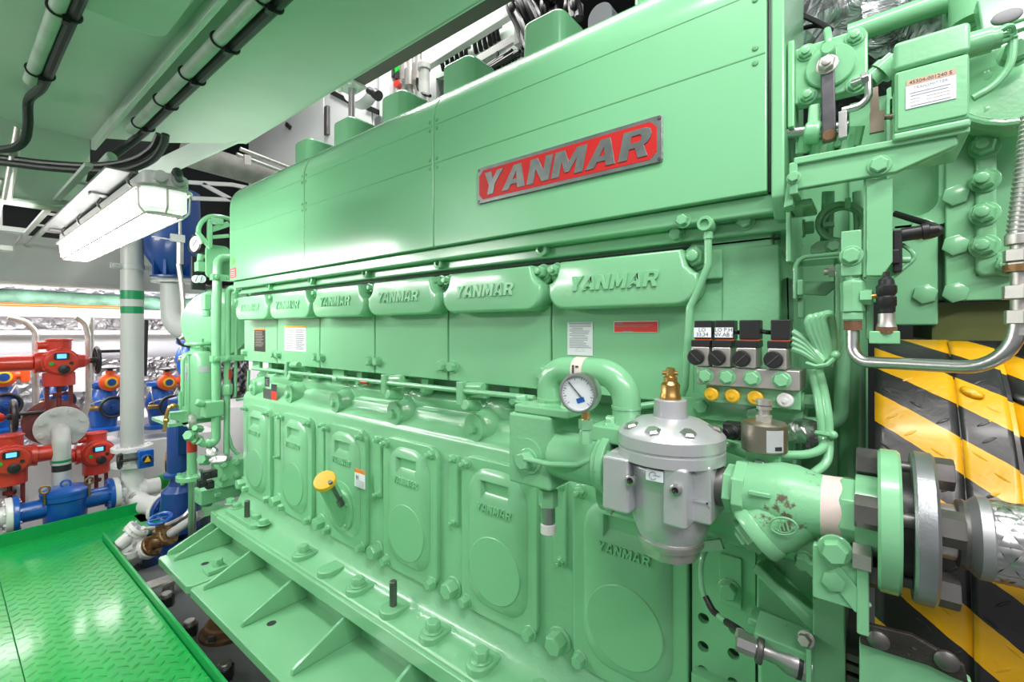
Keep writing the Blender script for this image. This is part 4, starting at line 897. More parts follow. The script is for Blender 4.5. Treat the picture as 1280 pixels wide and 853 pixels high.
# gauges on the end of the engine
q = PX(243,305,-2.95); gg = thing('round_gauge', 'black rimmed round gauge tilted at the upper left end of the engine', 'gauge', q)
obj('gauge_case', B().lathe([(.05,-.04),(.055,-.03),(.055,0),(.046,.006),(.043,-.003),(0,-.003)], q, (.3,-.95,0), 32), 'black', gg); obj('gauge_dial', B().lathe([(.043,-.002),(0,-.0018)], q, (.3,-.95,0), 32), 'gauge', gg)
obj('gauge_needle', B().bar(q+V((-.01,-.006,-.012)), q+V((.026,.005,.025)), .004, .001), 'ink', gg)
gp = thing('gauge_panel', 'black gauge panel with two small white dials left of the engine hood', 'gauge panel', PX(248,362,-2.95))
p0, p1 = PX(240,362,-2.95), PX(257,322,-2.95)
obj('panel_board', B().box(-2.97,-2.95,p0.y,p1.y,p0.z,p1.z), 'black', gp, .002)
for u in (245.3,251.8): obj('dial', B().cyl(PX(u,349,-2.95), PX(u,349,-2.935), .022, n=24), 'gauge', gp, label='white dial')
obj('needle', B().bar(PX(244,352,-2.934),PX(247,345,-2.934),.005,.002).bar(PX(250.5,352,-2.934),PX(253,345,-2.934),.005,.002), 'ink', gp)
one('solenoid_block', B().box(-2.92,-2.86,PX(244,340,-2.9).y,PX(256,340,-2.9).y,PX(250,340,-2.9).z,PX(250,328,-2.9).z).cyl(PX(250,327,-2.89),PX(251,318,-2.89),.016).bar(PX(246,328,-2.88),PX(262,316,-2.88),.012,.012), 'green', 'small green block with a short spout above the two white dials', 'valve block', bev=.004)
one('green_fitting', B().box(-2.90,-2.84,PX(253,380,-2.87).y,PX(262,380,-2.87).y,PX(258,388,-2.87).z,PX(258,368,-2.87).z).cyl(PX(258,388,-2.87),PX(258,396,-2.87),.02), 'green', 'small pale green fitting left of the tall engine end pipe below the dials', 'fitting', bev=.006)
# control rod in the recess
y = .93
ro = PY(316,461,y); re = PY(705,509,y)
obj('control_rod', B().cyl(PY(316,461,y), PY(668,498,y), .0075, n=12), 'green', ENG)
for u, v in ((456,478),): 
    p = PY(u,v,y); obj('rod_mark', B().cyl((p.x-.02,p.y,p.z),(p.x+.02,p.y,p.z),.0079,n=12), 'red', ENG, label='red mark on the rod')
for u, v in ((360,462),(421,474),(482,481),(577,492)):
    p = PY(u,v,y)
    if u != 421:
        obj('rod_lever', B().ob(p+V((0,.0,.0)), (.012,0,0), (0,.012,0), (0,0,.034)).cyl(p+V((.012,.01,.018)), p+V((.075,.01,.022)), .014, n=14).cyl(p+V((.02,.05,-.04)),p+V((.02,-.01,-.03)),.016,n=16).ob(p+V((0,.06,.0)), (.01,0,0), (0,.06,0), (0,0,.012)), 'green', ENG, .004)
    else: obj('rod_joint', B().cyl(p-V((.014,0,0)),p+V((.014,0,0)),.013,n=12), 'green', ENG, .002)
# ================= fittings on the right-hand half =================
YA, ZA = .75, -.24
def bolt_at(parent, u, v, y, r, h, m='green', name='bolt', **k): return obj(name, B().hexb(PY(u,v,y), NY, r, h, **k), m, parent, r*.05, 1)
# --- air supply assembly: block, U pipe, gauge
ab = thing('fuel_pipe_block', 'pale green flange block with big U-bend pipe in front of the sixth crankcase door', 'pipe assembly', (-.45,YA,-.35))
x0, x1 = PY(648,560,YA).x, PY(700,560,YA).x
obj('valve_block', B().box(-.575,-.475,.715,.84,-.305,-.165), 'cast', ab, .006, 3)
obj('block_flange', B().box(-.565,-.44,.72,.83,-.165,-.148).box(-.40,-.275,.73,.84,-.20,-.17), 'green', ab, .004)
for u, v in ((652,526),(682,520),(709,531),(765,531)): q = PY(u,v,.76); obj('flange_bolt', B().hexb((q.x,.76,-.150 if u<720 else -.17), (0,0,1), .012, .012), 'green', ab)
up = B(); xl, xr = PY(685.5,500,YA+.02).x, PY(784.5,500,YA+.03).x
cyy = YA+.025; zt = -.078
up.tube([(xl,cyy,-.16),(xl,cyy,zt),(xr,cyy,zt),(xr,cyy,-.19)], .0255, .07, 24, 12)
obj('u_pipe', up, 'green', ab)
obj('pipe_ring', B().cyl((xl,cyy,-.137),(xl,cyy,-.142),.027,n=24).cyl((xr,cyy,-.137),(xr,cyy,-.142),.027,n=24), 'green', ab)
obj('tape_band', B().cyl((-.452,cyy,zt),(-.428,cyy,zt),.0262,n=28), mat('pale tape',(.74,.62,.55),.6), ab, label='pale tape band with a pen mark')
obj('pen_mark', B().box(-.447,-.443,cyy-.0268,cyy-.026,zt-.004,zt+.012).box(-.440,-.434,cyy-.0266,cyy-.0255,zt+.008,zt+.011), 'ink', ab)
obj('body_pipe', B().cyl((-.48,YA,ZA),(-.375,YA,ZA),.045,n=28).cyl((-.385,YA,ZA),(-.37,YA,ZA),.05,n=28), 'green', ab, .003)
obj('butterfly_rim', B().cyl((-.375,YA,ZA),(-.36,YA,ZA),.054,n=28).box(-.372,-.36,YA-.012,YA+.012,ZA-.085,ZA), 'worn', ab, .003)
obj('face_boss', B().lathe([(.034,0),(.034,.006),(0,.006)], (-.525,.717,-.245), NY, 28), 'green', ab)
obj('banjo_nut', B().hexb((-.522,.712,-.25), NY, .017, .022), 'green', ab)
obj('sense_line', B().tube([(-.515,.69,-.243),(-.46,.688,-.243),(-.41,.70,-.238),(-.365,.72,-.215),(-.32,.74,-.21)], .005, .03, 10), 'green', ab)
qd = PY(683.5,600,.755)
obj('drain_fitting', B().lathe([(.020,0),(.020,.034)], (qd.x,.76,-.352), (0,0,1), 6), 'green', ab, .002)
obj('drain_tube', B().cyl((qd.x,.76,-.352),(qd.x,.76,-.385),.0145,n=20), 'steel', ab, label='bare steel drain tube')
obj('drain_cap', B().cyl((qd.x,.76,-.385),(qd.x,.76,-.408),.0155,n=20,bev=.003), 'white', ab, label='white plastic end cap')
# gauge
gq = PY(722,492,.66); gx = V((.12,-1,-.02)).normalized()
pg = thing('pressure_gauge', 'round steel pressure gauge with blue-marked white dial standing before the U-bend pipe', 'gauge', (gq.x,.70,-.17))
R_ = .0335
obj('gauge_case', B().lathe([(R_-.002,-.026),(R_,-.022),(R_,-.002),(R_*.99,.002),(R_*.88,.0025),(R_*.87,-.003),(0,-.003)], gq, gx, 40), 'steel', pg)
obj('gauge_dial', B().lathe([(R_*.865,-.0025),(0,-.0024)], gq, gx, 40), 'gauge', pg)
ga, gb, gc = basis(gx)
nb = B()
for k in range(28):
    a = 2*PI*(.13+.74*k/27)-PI/2; d0 = V((math.cos(a),0,math.sin(a))); L_ = .75 if k % 3 else .66
    dd = (ga*0+V((d0.x,0,d0.z))); dd = (dd-gx*dd.dot(gx)).normalized()
    nb.bar(gq+dd*R_*L_-gx*.0021, gq+dd*R_*.82-gx*.0021, .0006, .0004, gx)
obj('scale_marks', nb, 'ink', pg)
for n_, a, l, w_ in (('needle',math.radians(133),.72,.0016),('needle',math.radians(-47),.3,.002)):
    dd = V((math.cos(a),0,math.sin(a))); dd = (dd-gx*dd.dot(gx)).normalized(); obj('needle', B().bar(gq-gx*.001, gq+dd*R_*l-gx*.001, w_, .0006, gx), 'ink', pg)
dd = V((.35,0,-.94)); dd = (dd-gx*dd.dot(gx)).normalized(); e2 = dd.cross(gx)
obj('dial_mark', B().ob(gq+dd*R_*.36-gx*.0021, e2*.007, gx*.0003, dd*.004), 'blue', pg, label='blue emblem on the dial')
gq2 = gq+V((.004,.02,0))
obj('stem', B().cyl(gq2-V((0,0,R_)), gq2-V((0,0,R_+.014)), .007, n=12), 'brass', pg, label='brass stem')
obj('stem_nut', B().lathe([(.011,0),(.011,.018),(.009,.022),(.012,.024),(.012,.04)], (gq2.x,gq2.y,gq2.z-R_-.052), (0,0,1), 6), 'green', pg)
one('hanging_tag', B().py([(PY(766,600,.74).x,PY(766,600,.74).z),(PY(776,602,.74).x,PY(776,602,.74).z),(PY(774,618,.74).x,PY(774,618,.74).z),(PY(764,645,.74).x,PY(764,645,.74).z),(PY(761,640,.74).x,PY(761,640,.74).z)][::-1], .74, .742), mat('stained tag',(.42,.34,.20),.6,var=.3,vscale=40), 'stained pale brown strip hanging from the pipe rim left of the regulator', 'tag')
# --- silver regulator
rg = thing('air_regulator', 'silver grey round air regulator with brass top valve mounted on the supply pipe', 'regulator', (-.26,YA,-.45))
rc = PY(838,560,YA); cx, cy = rc.x, YA
Zv = lambda v: PY(838,v,YA).z
b = B()
b.lathe([(.076,Zv(572)),(.0835,Zv(570)),(.0835,Zv(558)),(.081,Zv(557)),(.081,Zv(555)),(.0835,Zv(554)),(.0835,Zv(541)),(.078,Zv(536)),(.050,Zv(524)),(.027,Zv(521)),(.0255,Zv(500)),(.024,Zv(499)),(0,Zv(499))], (cx,cy,0), (0,0,1), 56)
obj('dome_cover', b, 'alum', rg, ang=28)
obj('centre_body', B().box(cx-.086,cx+.075,cy-.045,cy+.045,Zv(632),Zv(566)).lathe([(.073,Zv(575)),(.066,Zv(600)),(.06,Zv(612))], (cx,cy,0), (0,0,1), 48).pz(rrect(cx-.086,cx-.040,cy-.076,cy-.03,.006), Zv(634), Zv(568)).pz(rrect(cx+.014,cx+.050,cy-.076,cy-.03,.006), Zv(634), Zv(568)), 'alum', rg, .004, 3)
obj('bowl', B().lathe([(.066,Zv(585)),(.062,Zv(635)),(.059,Zv(650)),(.052,Zv(665)),(.049,Zv(668))], (cx,cy,0), (0,0,1), 48), 'alum', rg)
obj('bowl_ring', B().lathe([(.050,Zv(677)),(.0515,Zv(675)),(.0515,Zv(669)),(.049,Zv(668))], (cx,cy,0), (0,0,1), 40).lathe([(.044,Zv(690)),(.045,Zv(688)),(.045,Zv(676))], (cx,cy,0), (0,0,1), 10), 'zinc', rg)
for u, v in ((790,600),(846,612)):
    q = PY(u,v,cy-.076); obj('socket_screw', B().lathe([(.0085,0),(.0085,.007),(.0065,.008),(.005,.008),(.005,.003)], q, NY, 18), 'steel', rg); obj('socket', B().cyl(q+V((0,-.0032,0)),q+V((0,-.0036,0)),.0048,n=6), 'black', rg)
for a in (-2.35,-1.63,-.85,.2,1.6,2.8):
    q = V((cx+.066*math.cos(a), cy+.066*math.sin(a), Zv(532)))
    obj('cover_screw', B().lathe([(.0125,-.006),(.0125,.003),(.009,.006)], q, (math.cos(a)*.35,math.sin(a)*.35,1), 6).lathe([(.016,-.008),(.016,-.006)], q, (math.cos(a)*.35,math.sin(a)*.35,1), 18), 'steel', rg)
obj('port_thread', B().cyl((cx+.07,cy,ZA),(cx+.088,cy,ZA),.030,n=28), 'dsteel', rg)
obj('port_thread', B().cyl((cx-.10,cy,ZA),(cx-.075,cy,ZA),.032,n=28), 'dsteel', rg)
q = PY(818,595,cy-.077); obj('emblem_plate', B().ob((q.x,cy-.0765,q.z), (.0135,0,0), (0,.0012,0), (0,0,.0085)), 'gauge', rg, .0005)
b = B().torus((q.x-.002,cy-.0779,q.z), NY, .0055, .0007, 20, 5, .5, 5.6); b.bar((q.x-.001,cy-.0779,q.z+.001),(q.x+.009,cy-.0779,q.z+.001),.0012,.0008).bar((q.x+.004,cy-.0779,q.z-.004),(q.x+.004,cy-.0779,q.z+.005),.0012,.0008); obj('emblem', b, 'midink', rg)
q = PY(876,628,cy-.046); obj('flow_arrow', B().bar((q.x-.013,q.y,q.z),(q.x+.012,q.y,q.z),.001,.003).bar((q.x-.008,q.y,q.z+.004),(q.x-.014,q.y,q.z),.001,.002).bar((q.x+.008,q.y,q.z),(q.x+.014,q.y,q.z+.005),.001,.002).bar((q.x+.008,q.y,q.z),(q.x+.014,q.y,q.z-.005),.001,.002), 'alum', rg)
bz = Zv(499)
obj('bleed_valve', B().lathe([(.017,bz),(.017,bz+.006),(.015,bz+.009),(.015,bz+.024),(.011,bz+.029),(.011,bz+.036),(.0075,bz+.038),(.0075,bz+.05),(.004,bz+.052)], (cx,cy,0), (0,0,1), 24).cyl((cx-.012,cy-.004,bz+.043),(cx+.012,cy+.002,bz+.043),.0035,n=10), 'brass', rg, label='brass bleed valve')
# --- Y strainer
ys = thing('y_strainer', 'pale green Y-pattern strainer with scuffed paint between regulator and flange', 'strainer', (-.09,YA,-.36))
X = lambda u: PY(u,610,YA).x
obj('inlet_nut', B().lathe([(.036,0),(.036,.012)], (cx+.086,YA,ZA), (1,0,0), 6, .2).lathe([(.034,.012),(.034,.018)], (cx+.084,YA,ZA), (1,0,0), 24).lathe([(.046,.018),(.046,.034),(.044,.034)], (cx+.083,YA,ZA), (1,0,0), 8, .2), 'green', ys, .002)
xe = X(1050)
b = B().lathe([(.042,0),(.044,.02),(.05,.045),(.049,.065),(.042,.09),(.039,xe-cx-.114)], (cx+.114,YA,ZA), (1,0,0), 32)
yd = V((-.72,-.22,-.66)).normalized()
o = V((cx+.178,YA,ZA-.005))
b.lathe([(.044,-.02),(.044,.04),(.041,.058)], o, yd, 32)
obj('strainer_body', b, 'worn', ys)
obj('strainer_cap', B().lathe([(.043,.055),(.044,.058),(.044,.070),(.042,.074),(.030,.076)], o, yd, 36).lathe([(.026,.074),(.026,.086),(.017,.087),(.016,.094)], o, yd, 6), 'green', ys)
obj('rib_mark', B().ob(PY(949,618,YA-.047), (.014,0,-.0), (0,.003,0), (0,0,.0035)), 'green', ys, .002)
lg = PY(979,658,YA-.058)
b = B(); ex_, ez_ = V((.95,-.1,.28)), V((-.2,-.2,.95)); nn = ex_.cross(ez_)
b.sweep([lg+ex_*.0165*math.cos(2*PI*k/28)+ez_*.012*math.sin(2*PI*k/28) for k in range(28)], .0014, 6, True)
for k in (-2,-1,0,1,2):
    if abs(k) < 2: b.bar(lg+ex_*.0048*k-ez_*.0062, lg+ex_*.0048*k+ez_*.0062, .0018, .002)
b.sweep([lg+ex_*(.0096*math.cos(a))+ez_*(-.003+.0062*math.sin(a)) for a in [PI+PI*k/10 for k in range(11)]], .0010, 6)
obj('cast_emblem', b, 'green', ys)
obj('tape_band', B().lathe([(.0415,0),(.0425,.032)], (X(1028),YA,ZA), (1,0,0), 32), mat('pale pink tape',(.72,.58,.55),.6), ys, label='pale pink tape band')
obj('outlet_nut', B().lathe([(.043,0),(.046,.004),(.046,.024),(.043,.027)], (xe,YA,ZA), (1,0,0), 8, .2).lathe([(.034,.027),(.034,.05)], (xe,YA,ZA), (1,0,0), 24), 'green', ys, .002)
# --- flanged coupling to braided hose
XF = lambda u: PY(u,650,.71).x
fj = thing('flange_joint', 'bolted pipe flange joint, pale green flange against bare grey steel flange', 'flange joint', (XF(1130),YA,-.33))
g0, g1 = XF(1097), XF(1127); s0_, s1_ = XF(1141), XF(1172)
obj('green_flange', B().lathe([(.084,0),(.087,.003),(.087,g1-g0-.003),(.084,g1-g0)], (g0,YA,ZA), (1,0,0), 56).cyl((g0-.022,YA,ZA),(g0,YA,ZA),.05,n=32), 'green', fj)
obj('flange_gasket', B().cyl((g1,YA,ZA),(s0_,YA,ZA),.062,n=32), 'black', fj)
obj('steel_flange', B().lathe([(.086,0),(.089,.003),(.089,s1_-s0_-.003),(.086,s1_-s0_)], (s0_,YA,ZA), (1,0,0), 56), mat('scuffed grey steel',(.36,.38,.40),.36,.85,bump=.1,var=.2,vscale=18,chips=.34,chipcol=(.10,.09,.09),chipscale=25), fj)
for k in range(4):
    a = math.radians(70+90*k); q = V((0,YA+.066*math.cos(a),ZA+.066*math.sin(a)))
    fb = obj('flange_bolt', B().lathe([(.0185,-.022),(.0195,-.020),(.0195,0)], (g0,q.y,q.z), (1,0,0), 6, .4).cyl((g0,q.y,q.z),(s1_,q.y,q.z),.009).lathe([(.0195,0),(.0195,.018),(.0185,.020)], (s1_,q.y,q.z), (1,0,0), 6, .2), mat('bolt steel %d' % k,(.17,.16,.16),.42,.85,var=.25,vscale=40) if k < 1 else 'dsteel', fj)
br = thing('braided_hose', 'thick flexible hose with woven steel braid leaving the grey flange to the right', 'hose', (.2,YA,-.24))
obj('hose_neck', B().cyl((s1_,YA,ZA),(XF(1210),YA,ZA),.0315,n=32), 'zinc', br)
obj('weld_bead', B().torus((XF(1209),YA,ZA),(1,0,0),.034,.006,32,8), 'dsteel', br)
obj('hose_sleeve', B().lathe([(.034,0),(.046,.012),(.046,XF(1244)-XF(1209)),(.044,XF(1244)-XF(1209)+.002)], (XF(1209),YA,ZA), (1,0,0), 40), mat('dull zinc sleeve', (.40,.41,.42), .5, .8, var=.12, vscale=25), br)
bd = B(); xb0 = XF(1244); Lh = .18
bd.cyl((xb0,YA,ZA),(xb0+Lh,YA,ZA),.041,n=32)
obj('hose_core', bd, 'dsteel', br)
# woven strands: two opposed families of helical bands, rising and dipping
wv = B()
NS = 16; pitch = .17; steps = 170; rb = .0445
for fam in (1,-1):
    for s in range(NS):
        a0 = 2*PI*s/NS; prev = None
        for k in range(steps+1):
            x = Lh*k/steps; a = a0+fam*2*PI*x/pitch
            ph = (a0*fam+2*PI*x/pitch*2)*NS/2/1.0
            r = rb+.0008*math.sin((a*1)*0+NS*(2*PI*x/pitch)+s*PI*1.0+(0 if fam > 0 else PI))
            t = V((1, -math.sin(a)*fam*2*PI*rb/pitch, math.cos(a)*fam*2*PI*rb/pitch)).normalized(); n = V((0,math.cos(a),math.sin(a))); w = t.cross(n)*.0041
            p = V((xb0+x, YA, ZA))+n*r
            cur = [wv.bm.verts.new(p-w-n*.0007), wv.bm.verts.new(p), wv.bm.verts.new(p+w-n*.0007)]
            if prev: wv.face([prev[0],prev[1],cur[1],cur[0]]); wv.face([prev[1],prev[2],cur[2],cur[1]])
            prev = cur
o_ = obj('wire_braid', wv, 'braid', br, label='woven steel wire braid')
# bracket carrying the flange joint
sb = thing('pipe_support_bracket', 'pale green welded bracket with gusset bolted under the flange joint', 'bracket', (-.03,.72,-.5))
fx0 = g0-.014
obj('bracket_web', B().box(fx0-.006,fx0+.006,.695,.70,-.37,-.29).px([(.70,-.27),(.80,-.27),(.80,-.34),(.76,-.36),(.70,-.36)], fx0-.005, fx0+.005), 'worn', sb, .002)
q = PY(1045,684,.70)
obj('bracket_plate', B().box(q.x-.025,q.x+.03,.70,.712,-.345,-.275), 'green', sb, .003)
obj('bracket_gusset', B().bar(PY(1040,712,.70), PY(1080,762,.70), .006, .022), 'green', sb, .002)
obj('bracket_bolt', B().hexb(PY(1044,687,.70), NY, .0145, .014), 'green', sb)
obj('hanger_bolt', B().cyl(PY(1056,697,.715),PY(1090,697,.715),.009).lathe([(.0165,0),(.0165,.022)], PY(1063,694,.715), (1,0,0), 6), 'dsteel', sb)
obj('hanger_nut', B().lathe([(.017,0),(.017,.018)], PY(1066,695,.705), (1,0,0), 6, .5), 'zinc', sb)
obj('lower_bolt', B().hexb(PY(1042,726,.70), NY, .013, .006, washer=0), 'green', sb)
# --- right part of the block behind: covers, holed plate, casting, column
eb = ENG
hp = B().py([rrect(PY(868,0,1.0).x, PY(946,0,1.0).x, -1.09, PY(900,640,1.0).z, .003)]+[circ(*(lambda p: (p.x,p.z))(PY(u,v,1.0)), .011, 20) for u, v in ((913,704),(882,769),(920,782),(881.5,804),(919,813),(881,834),(918.6,849))], .985, 1.0)
obj('drilled_plate', hp, 'green', ENG, .001)
obj('plate_pad', B().py(rrect(PY(900,0,.985).x, PY(928,0,.985).x, PY(900,752,.985).z, PY(900,690,.985).z, .004), .978, .986), 'green', ENG, .002)
hexpart('plate_bolt', PY(912,737,.978), NY, .017, .016)
obj('ledge_plate', B().box(PY(868,0,.98).x, PY(950,0,.98).x, .96,1.0,-1.09,PY(900,853,.97).z-.0), 'green', ENG)
cpipe = thing('cross_pipe', 'large smooth pale green pipe running behind the silver regulator', 'pipe', (-.28,.92,-.36))
obj('pipe_body', B().cyl((-.45,.90,-.335),(-.10,.90,-.335),.052,n=28), 'green', cpipe)
obj('pipe_clip', B().ob((-.235,.85,-.385),(.03,0,.012),(0,.004,0),(-.003,0,.008)), 'braid', cpipe)
# casting bracket with ribs
cb_ = thing('support_casting', 'dark textured green cast bracket with a diagonal rib under the strainer', 'casting', (-.1,.95,-.7))
b = B().py([(PY(946,0,.95).x,PY(946,700,.95).z),(PY(1040,0,.95).x,PY(1040,690,.95).z),(PY(1040,0,.95).x,PY(1040,795,.95).z),(PY(1010,0,.95).x,PY(1010,795,.95).z),(PY(946,0,.95).x,PY(940,765,.95).z)], .945, 1.02)
obj('casting_web', b, 'cast', cb_, .005)
obj('diagonal_rib', B().bar(PY(948,704,.92), PY(1036,792,.90), .018, .05, (0,-1,0)), 'cast', cb_, .005, 3)
obj('lower_rib', B().bar(PY(938,768,.92), PY(1018,806,.92), .014, .05, (0,-1,0)), 'cast', cb_, .004, 3)
obj('hidden_nuts', B().hexb(PY(1005,700,.9), NY, .012, .02).hexb(PY(1018,707,.9), NY, .012, .02).box(PY(1022,0,.9).x, PY(1036,0,.9).x,.88,.93,PY(1020,720,.9).z,PY(1020,675,.9).z), 'green', cb_)
obj('casting_foot', B().box(PY(946,0,.97).x,PY(1015,0,.97).x,.97,1.1,-1.5,PY(990,790,.97).z), 'green', cb_, .01)
co_ = thing('support_column', 'pale green vertical flat column at the lower right behind the sensor probe', 'column', (-.04,.85,-1.5))
p0, p1 = PY(1016,0,.84), PY(1057,0,.84)
obj('column_plate', B().box(p0.x,p1.x,.835,.85,-1.5,PY(1030,716,.84).z).box(p1.x-.012,p1.x,.85,1.0,-1.5,PY(1030,716,.84).z), 'worn', co_, .003)
obj('column_foot_plate', B().box(p0.x-.004,p0.x+.002,.79,.84,-1.5,PY(1014,790,.84).z), 'green', co_)
# rotation sensor probe on an arm
sn_ = thing('speed_sensor', 'steel speed sensor probe with black cable clamped at the lower right', 'sensor', PY(970,820,.80))
a0, a1 = PY(921,800,.80), PY(1012,836,.82)
d = (a1-a0).normalized()
L_ = (a1-a0).length
obj('probe_body', B().lathe([(.0165,0),(.0165,.026)], a0, d, 8).lathe([(.0125,.026),(.0125,.055),(.020,.072),(.020,L_)], a0, d, 24), 'steel', sn_)
obj('probe_nut', B().lathe([(.021,0),(.022,.002),(.022,.007),(.021,.009)], a0+d*.028, d, 20), 'dsteel', sn_)
obj('probe_ring', B().lathe([(.0208,0),(.0208,.006)], a0+d*.083, d, 24), 'black', sn_)
obj('clamp_arm', B().bar(PY(946,786,.83), PY(1012,813,.83), .05, .032, (0,-.3,1)), 'worn', sn_, .003)
obj('arm_bolt', B().hexb(PY(1008,799,.80), (-.2,-1,.2), .009, .012), 'zinc', sn_)
sc_ = thing('sensor_cable', 'thin green cable with black sleeves curving down to the steel probe', 'cable', PY(876,715,.86))
cps = [PY(889,676,.9),PY(879,695,.88),PY(876,716,.87),PY(879,742,.86),PY(890,762,.85),PY(905,776,.84),PY(921,786,.82),PY(934,795,.81)]
obj('cable_core', B().curve(cps, .0048, 10), 'green', sc_)
obj('sleeve', B().curve([PY(881.5,746,.858),PY(890,762,.85),PY(897,769,.846)], .0058, 10), 'black', sc_, label='black sleeve')
obj('sleeve', B().curve([PY(908,778,.838),PY(921,786,.82),PY(928,791,.816)], .0062, 10), 'black', sc_, label='black sleeve')
obj('ferrule', B().cyl(PY(927,790,.815),a0+d*.004,.0085,n=12), 'zinc', sc_)
# burnt bracket on the guard, and dark stack
bb = thing('burnt_bracket', 'burnt black bar with two bolts over a pale green plate at the lower right', 'bracket', (.05,.70,-.6))
y_ = .72
obj('green_plate', B().py([(PY(1074,0,y_).x,-.85),(PY(1074,0,y_).x,PY(1074,800,y_).z),(PY(1150,0,y_).x,PY(1150,815,y_).z),(PY(1215,0,y_).x,PY(1215,853,y_).z),(PY(1215,0,y_).x,-.85)], y_, y_+.012), 'green', bb, .002)
obj('burnt_bar', B().py([(PY(a,b_,y_-.003).x,PY(a,b_,y_-.003).z) for a,b_ in ((1075,776),(1140,792),(1205,830),(1210,853),(1190,845),(1160,830),(1110,815),(1075,803))][::-1], y_-.008, y_), mat('burnt black paint',(.028,.024,.02),.6,bump=.4,var=.5,vscale=30,chips=.36,chipcol=(.16,.11,.07),chipscale=40), bb, .002, label='burnt blackened bar')
for u, v in ((1098,800),(1183,826)): obj('round_bolt', B().lathe([(.0115,0),(.011,.003),(.007,.006),(0,.007)], PY(u,v,y_-.008), NY, 20), 'dsteel', bb)
dk = thing('gap_rails', 'stack of dark flat bars glimpsed in the gap beside the lower right column', 'bars', (.0,.85,-.6))
for v in (818,831,845): q = PY(1066,v,.86); obj('flat_bar', B().box(PY(1058,0,.86).x,PY(1076,0,.86).x,.85,1.0,q.z-.006,q.z+.004), 'dsteel', dk)
# hazard-striped coupling guard: curved sheet-metal sections
def guard_sheet(b, x0, x1, R, a0, a1, n=40, th=.004, yc=1.3, zc=-.45):
    uvl = b.bm.loops.layers.uv.verify(); vs = []
    for i in range(n+1):
        a = a0+(a1-a0)*i/n; row = []
        for j in range(9):
            x = x0+(x1-x0)*j/8; row.append((b.bm.verts.new((x, yc-R*math.cos(a), zc+R*math.sin(a))), (x, R*a)))
        vs.append(row)
    for i in range(n):
        for j in range(8):
            q = (vs[i][j], vs[i][j+1], vs[i+1][j+1], vs[i+1][j]); f = b.face([w[0] for w in q])
            for l, w in zip(f.loops, q): l[uvl].uv = w[1]
    return b
def add_lugs(b, xs, R2):
    uvl = b.bm.loops.layers.uv.verify()
    for i in range(13):
        for j, x0 in enumerate(xs):
            x = x0+(.008 if i % 2 else 0); a = math.radians(-26+6.0*i+(3 if j % 2 else 0))
            n = V((0,-math.cos(a),math.sin(a))); ta = V((0,math.sin(a),math.cos(a))); sg = 1 if (i+j) % 2 else -1
            e1 = (V((1,0,0))*.8+ta*.6*sg)*.0125; e2 = n.cross(e1).normalized()*.0032; p = V((x,1.3,-.45))+n*R2
            def mk(q): v = b.bm.verts.new(q); return v
            ring = [mk(p+e1*math.cos(2*PI*k/12)+e2*math.sin(2*PI*k/12)) for k in range(12)]
            top = [mk(p+e1*.6*math.cos(2*PI*k/12)+e2*.5*math.sin(2*PI*k/12)+n*.0022) for k in range(12)]
            fs = [b.face([ring[k],ring[(k+1) % 12],top[(k+1) % 12],top[k]]) for k in range(12)]+[b.face(top)]
            for f in fs:
                for l in f.loops: c_ = l.vert.co; l[uvl].uv = (c_.x, R2*math.atan2(c_.z+.45, 1.3-c_.y))
    return b
gd = thing('shaft_guard', 'yellow and black hazard-striped curved guard over the shaft coupling', 'guard', (.15,1.3,-1.5))
A0, A1 = math.radians(-75), math.radians(62)
b = guard_sheet(B(), .003, .099, .485, A0, A1); add_lugs(b, (.016,.045,.074), .4895); o1 = obj('guard_section', b, 'guard', gd, ang=50)
b = guard_sheet(B(), .1005, .152, .488, A0, math.radians(61)); add_lugs(b, (.1165,.1275), .4925); o2 = obj('guard_section', b, 'guard', gd, ang=50)
b = guard_sheet(B(), .157, .45, .478, A0, math.radians(58)); add_lugs(b, (.17,.20,.23), .4825); o3 = obj('guard_section', b, 'guard', gd, ang=50)
for o_ in (o1,o2,o3):
    m_ = o_.modifiers.new('thick','SOLIDIFY'); m_.thickness = .006; m_.offset = 1
for x, r in ((.0995,.490),(.1545,.490)):
    b = guard_sheet(B(), x-.0035, x+.0035, r, A0, A1); o_ = obj('guard_seam', b, 'guard', gd, ang=60); m_ = o_.modifiers.new('thick','SOLIDIFY'); m_.thickness = .006
# lower closing plate of the guard
obj('guard_base', B().box(.003,.45,1.1,1.3,-1.5,-.85), 'dark', gd)
# ---- valves, cables, transmitter, end housings, labels
# right end block already built; vertical ridge and end flange
obj('end_face_pad', B().py(rrect(PY(903,0,1.0).x, PY(975,0,1.0).x, -.09, .165, .004), .996, 1.02).py(rrect(PY(872,0,1.0).x,PY(905,0,1.0).x,PY(890,350,1.0).z,.165,.004),.985,1.0), 'cast', ENG, .006, 3)
obj('end_ridge', B().py(rrect(PY(977,0,1.08).x, PY(993,0,1.08).x, -.35, PY(985,348,1.08).z, (.002,.002,.012,.012)), 1.07, 1.2), 'green', ENG, .006, 3)
hexpart('rail_bolt', PY(932,277,.975), NY, .014, .012)
obj('end_angle', B().box(-.112,-.078,.90,.99,.208,.22).box(-.12,-.112,.93,1.1,.12,.235), 'green', ENG, .003)
obj('end_angle_bolt', B().hexb((-.10,1.0,.19),(1,0,0),.013,.014), 'green', ENG)
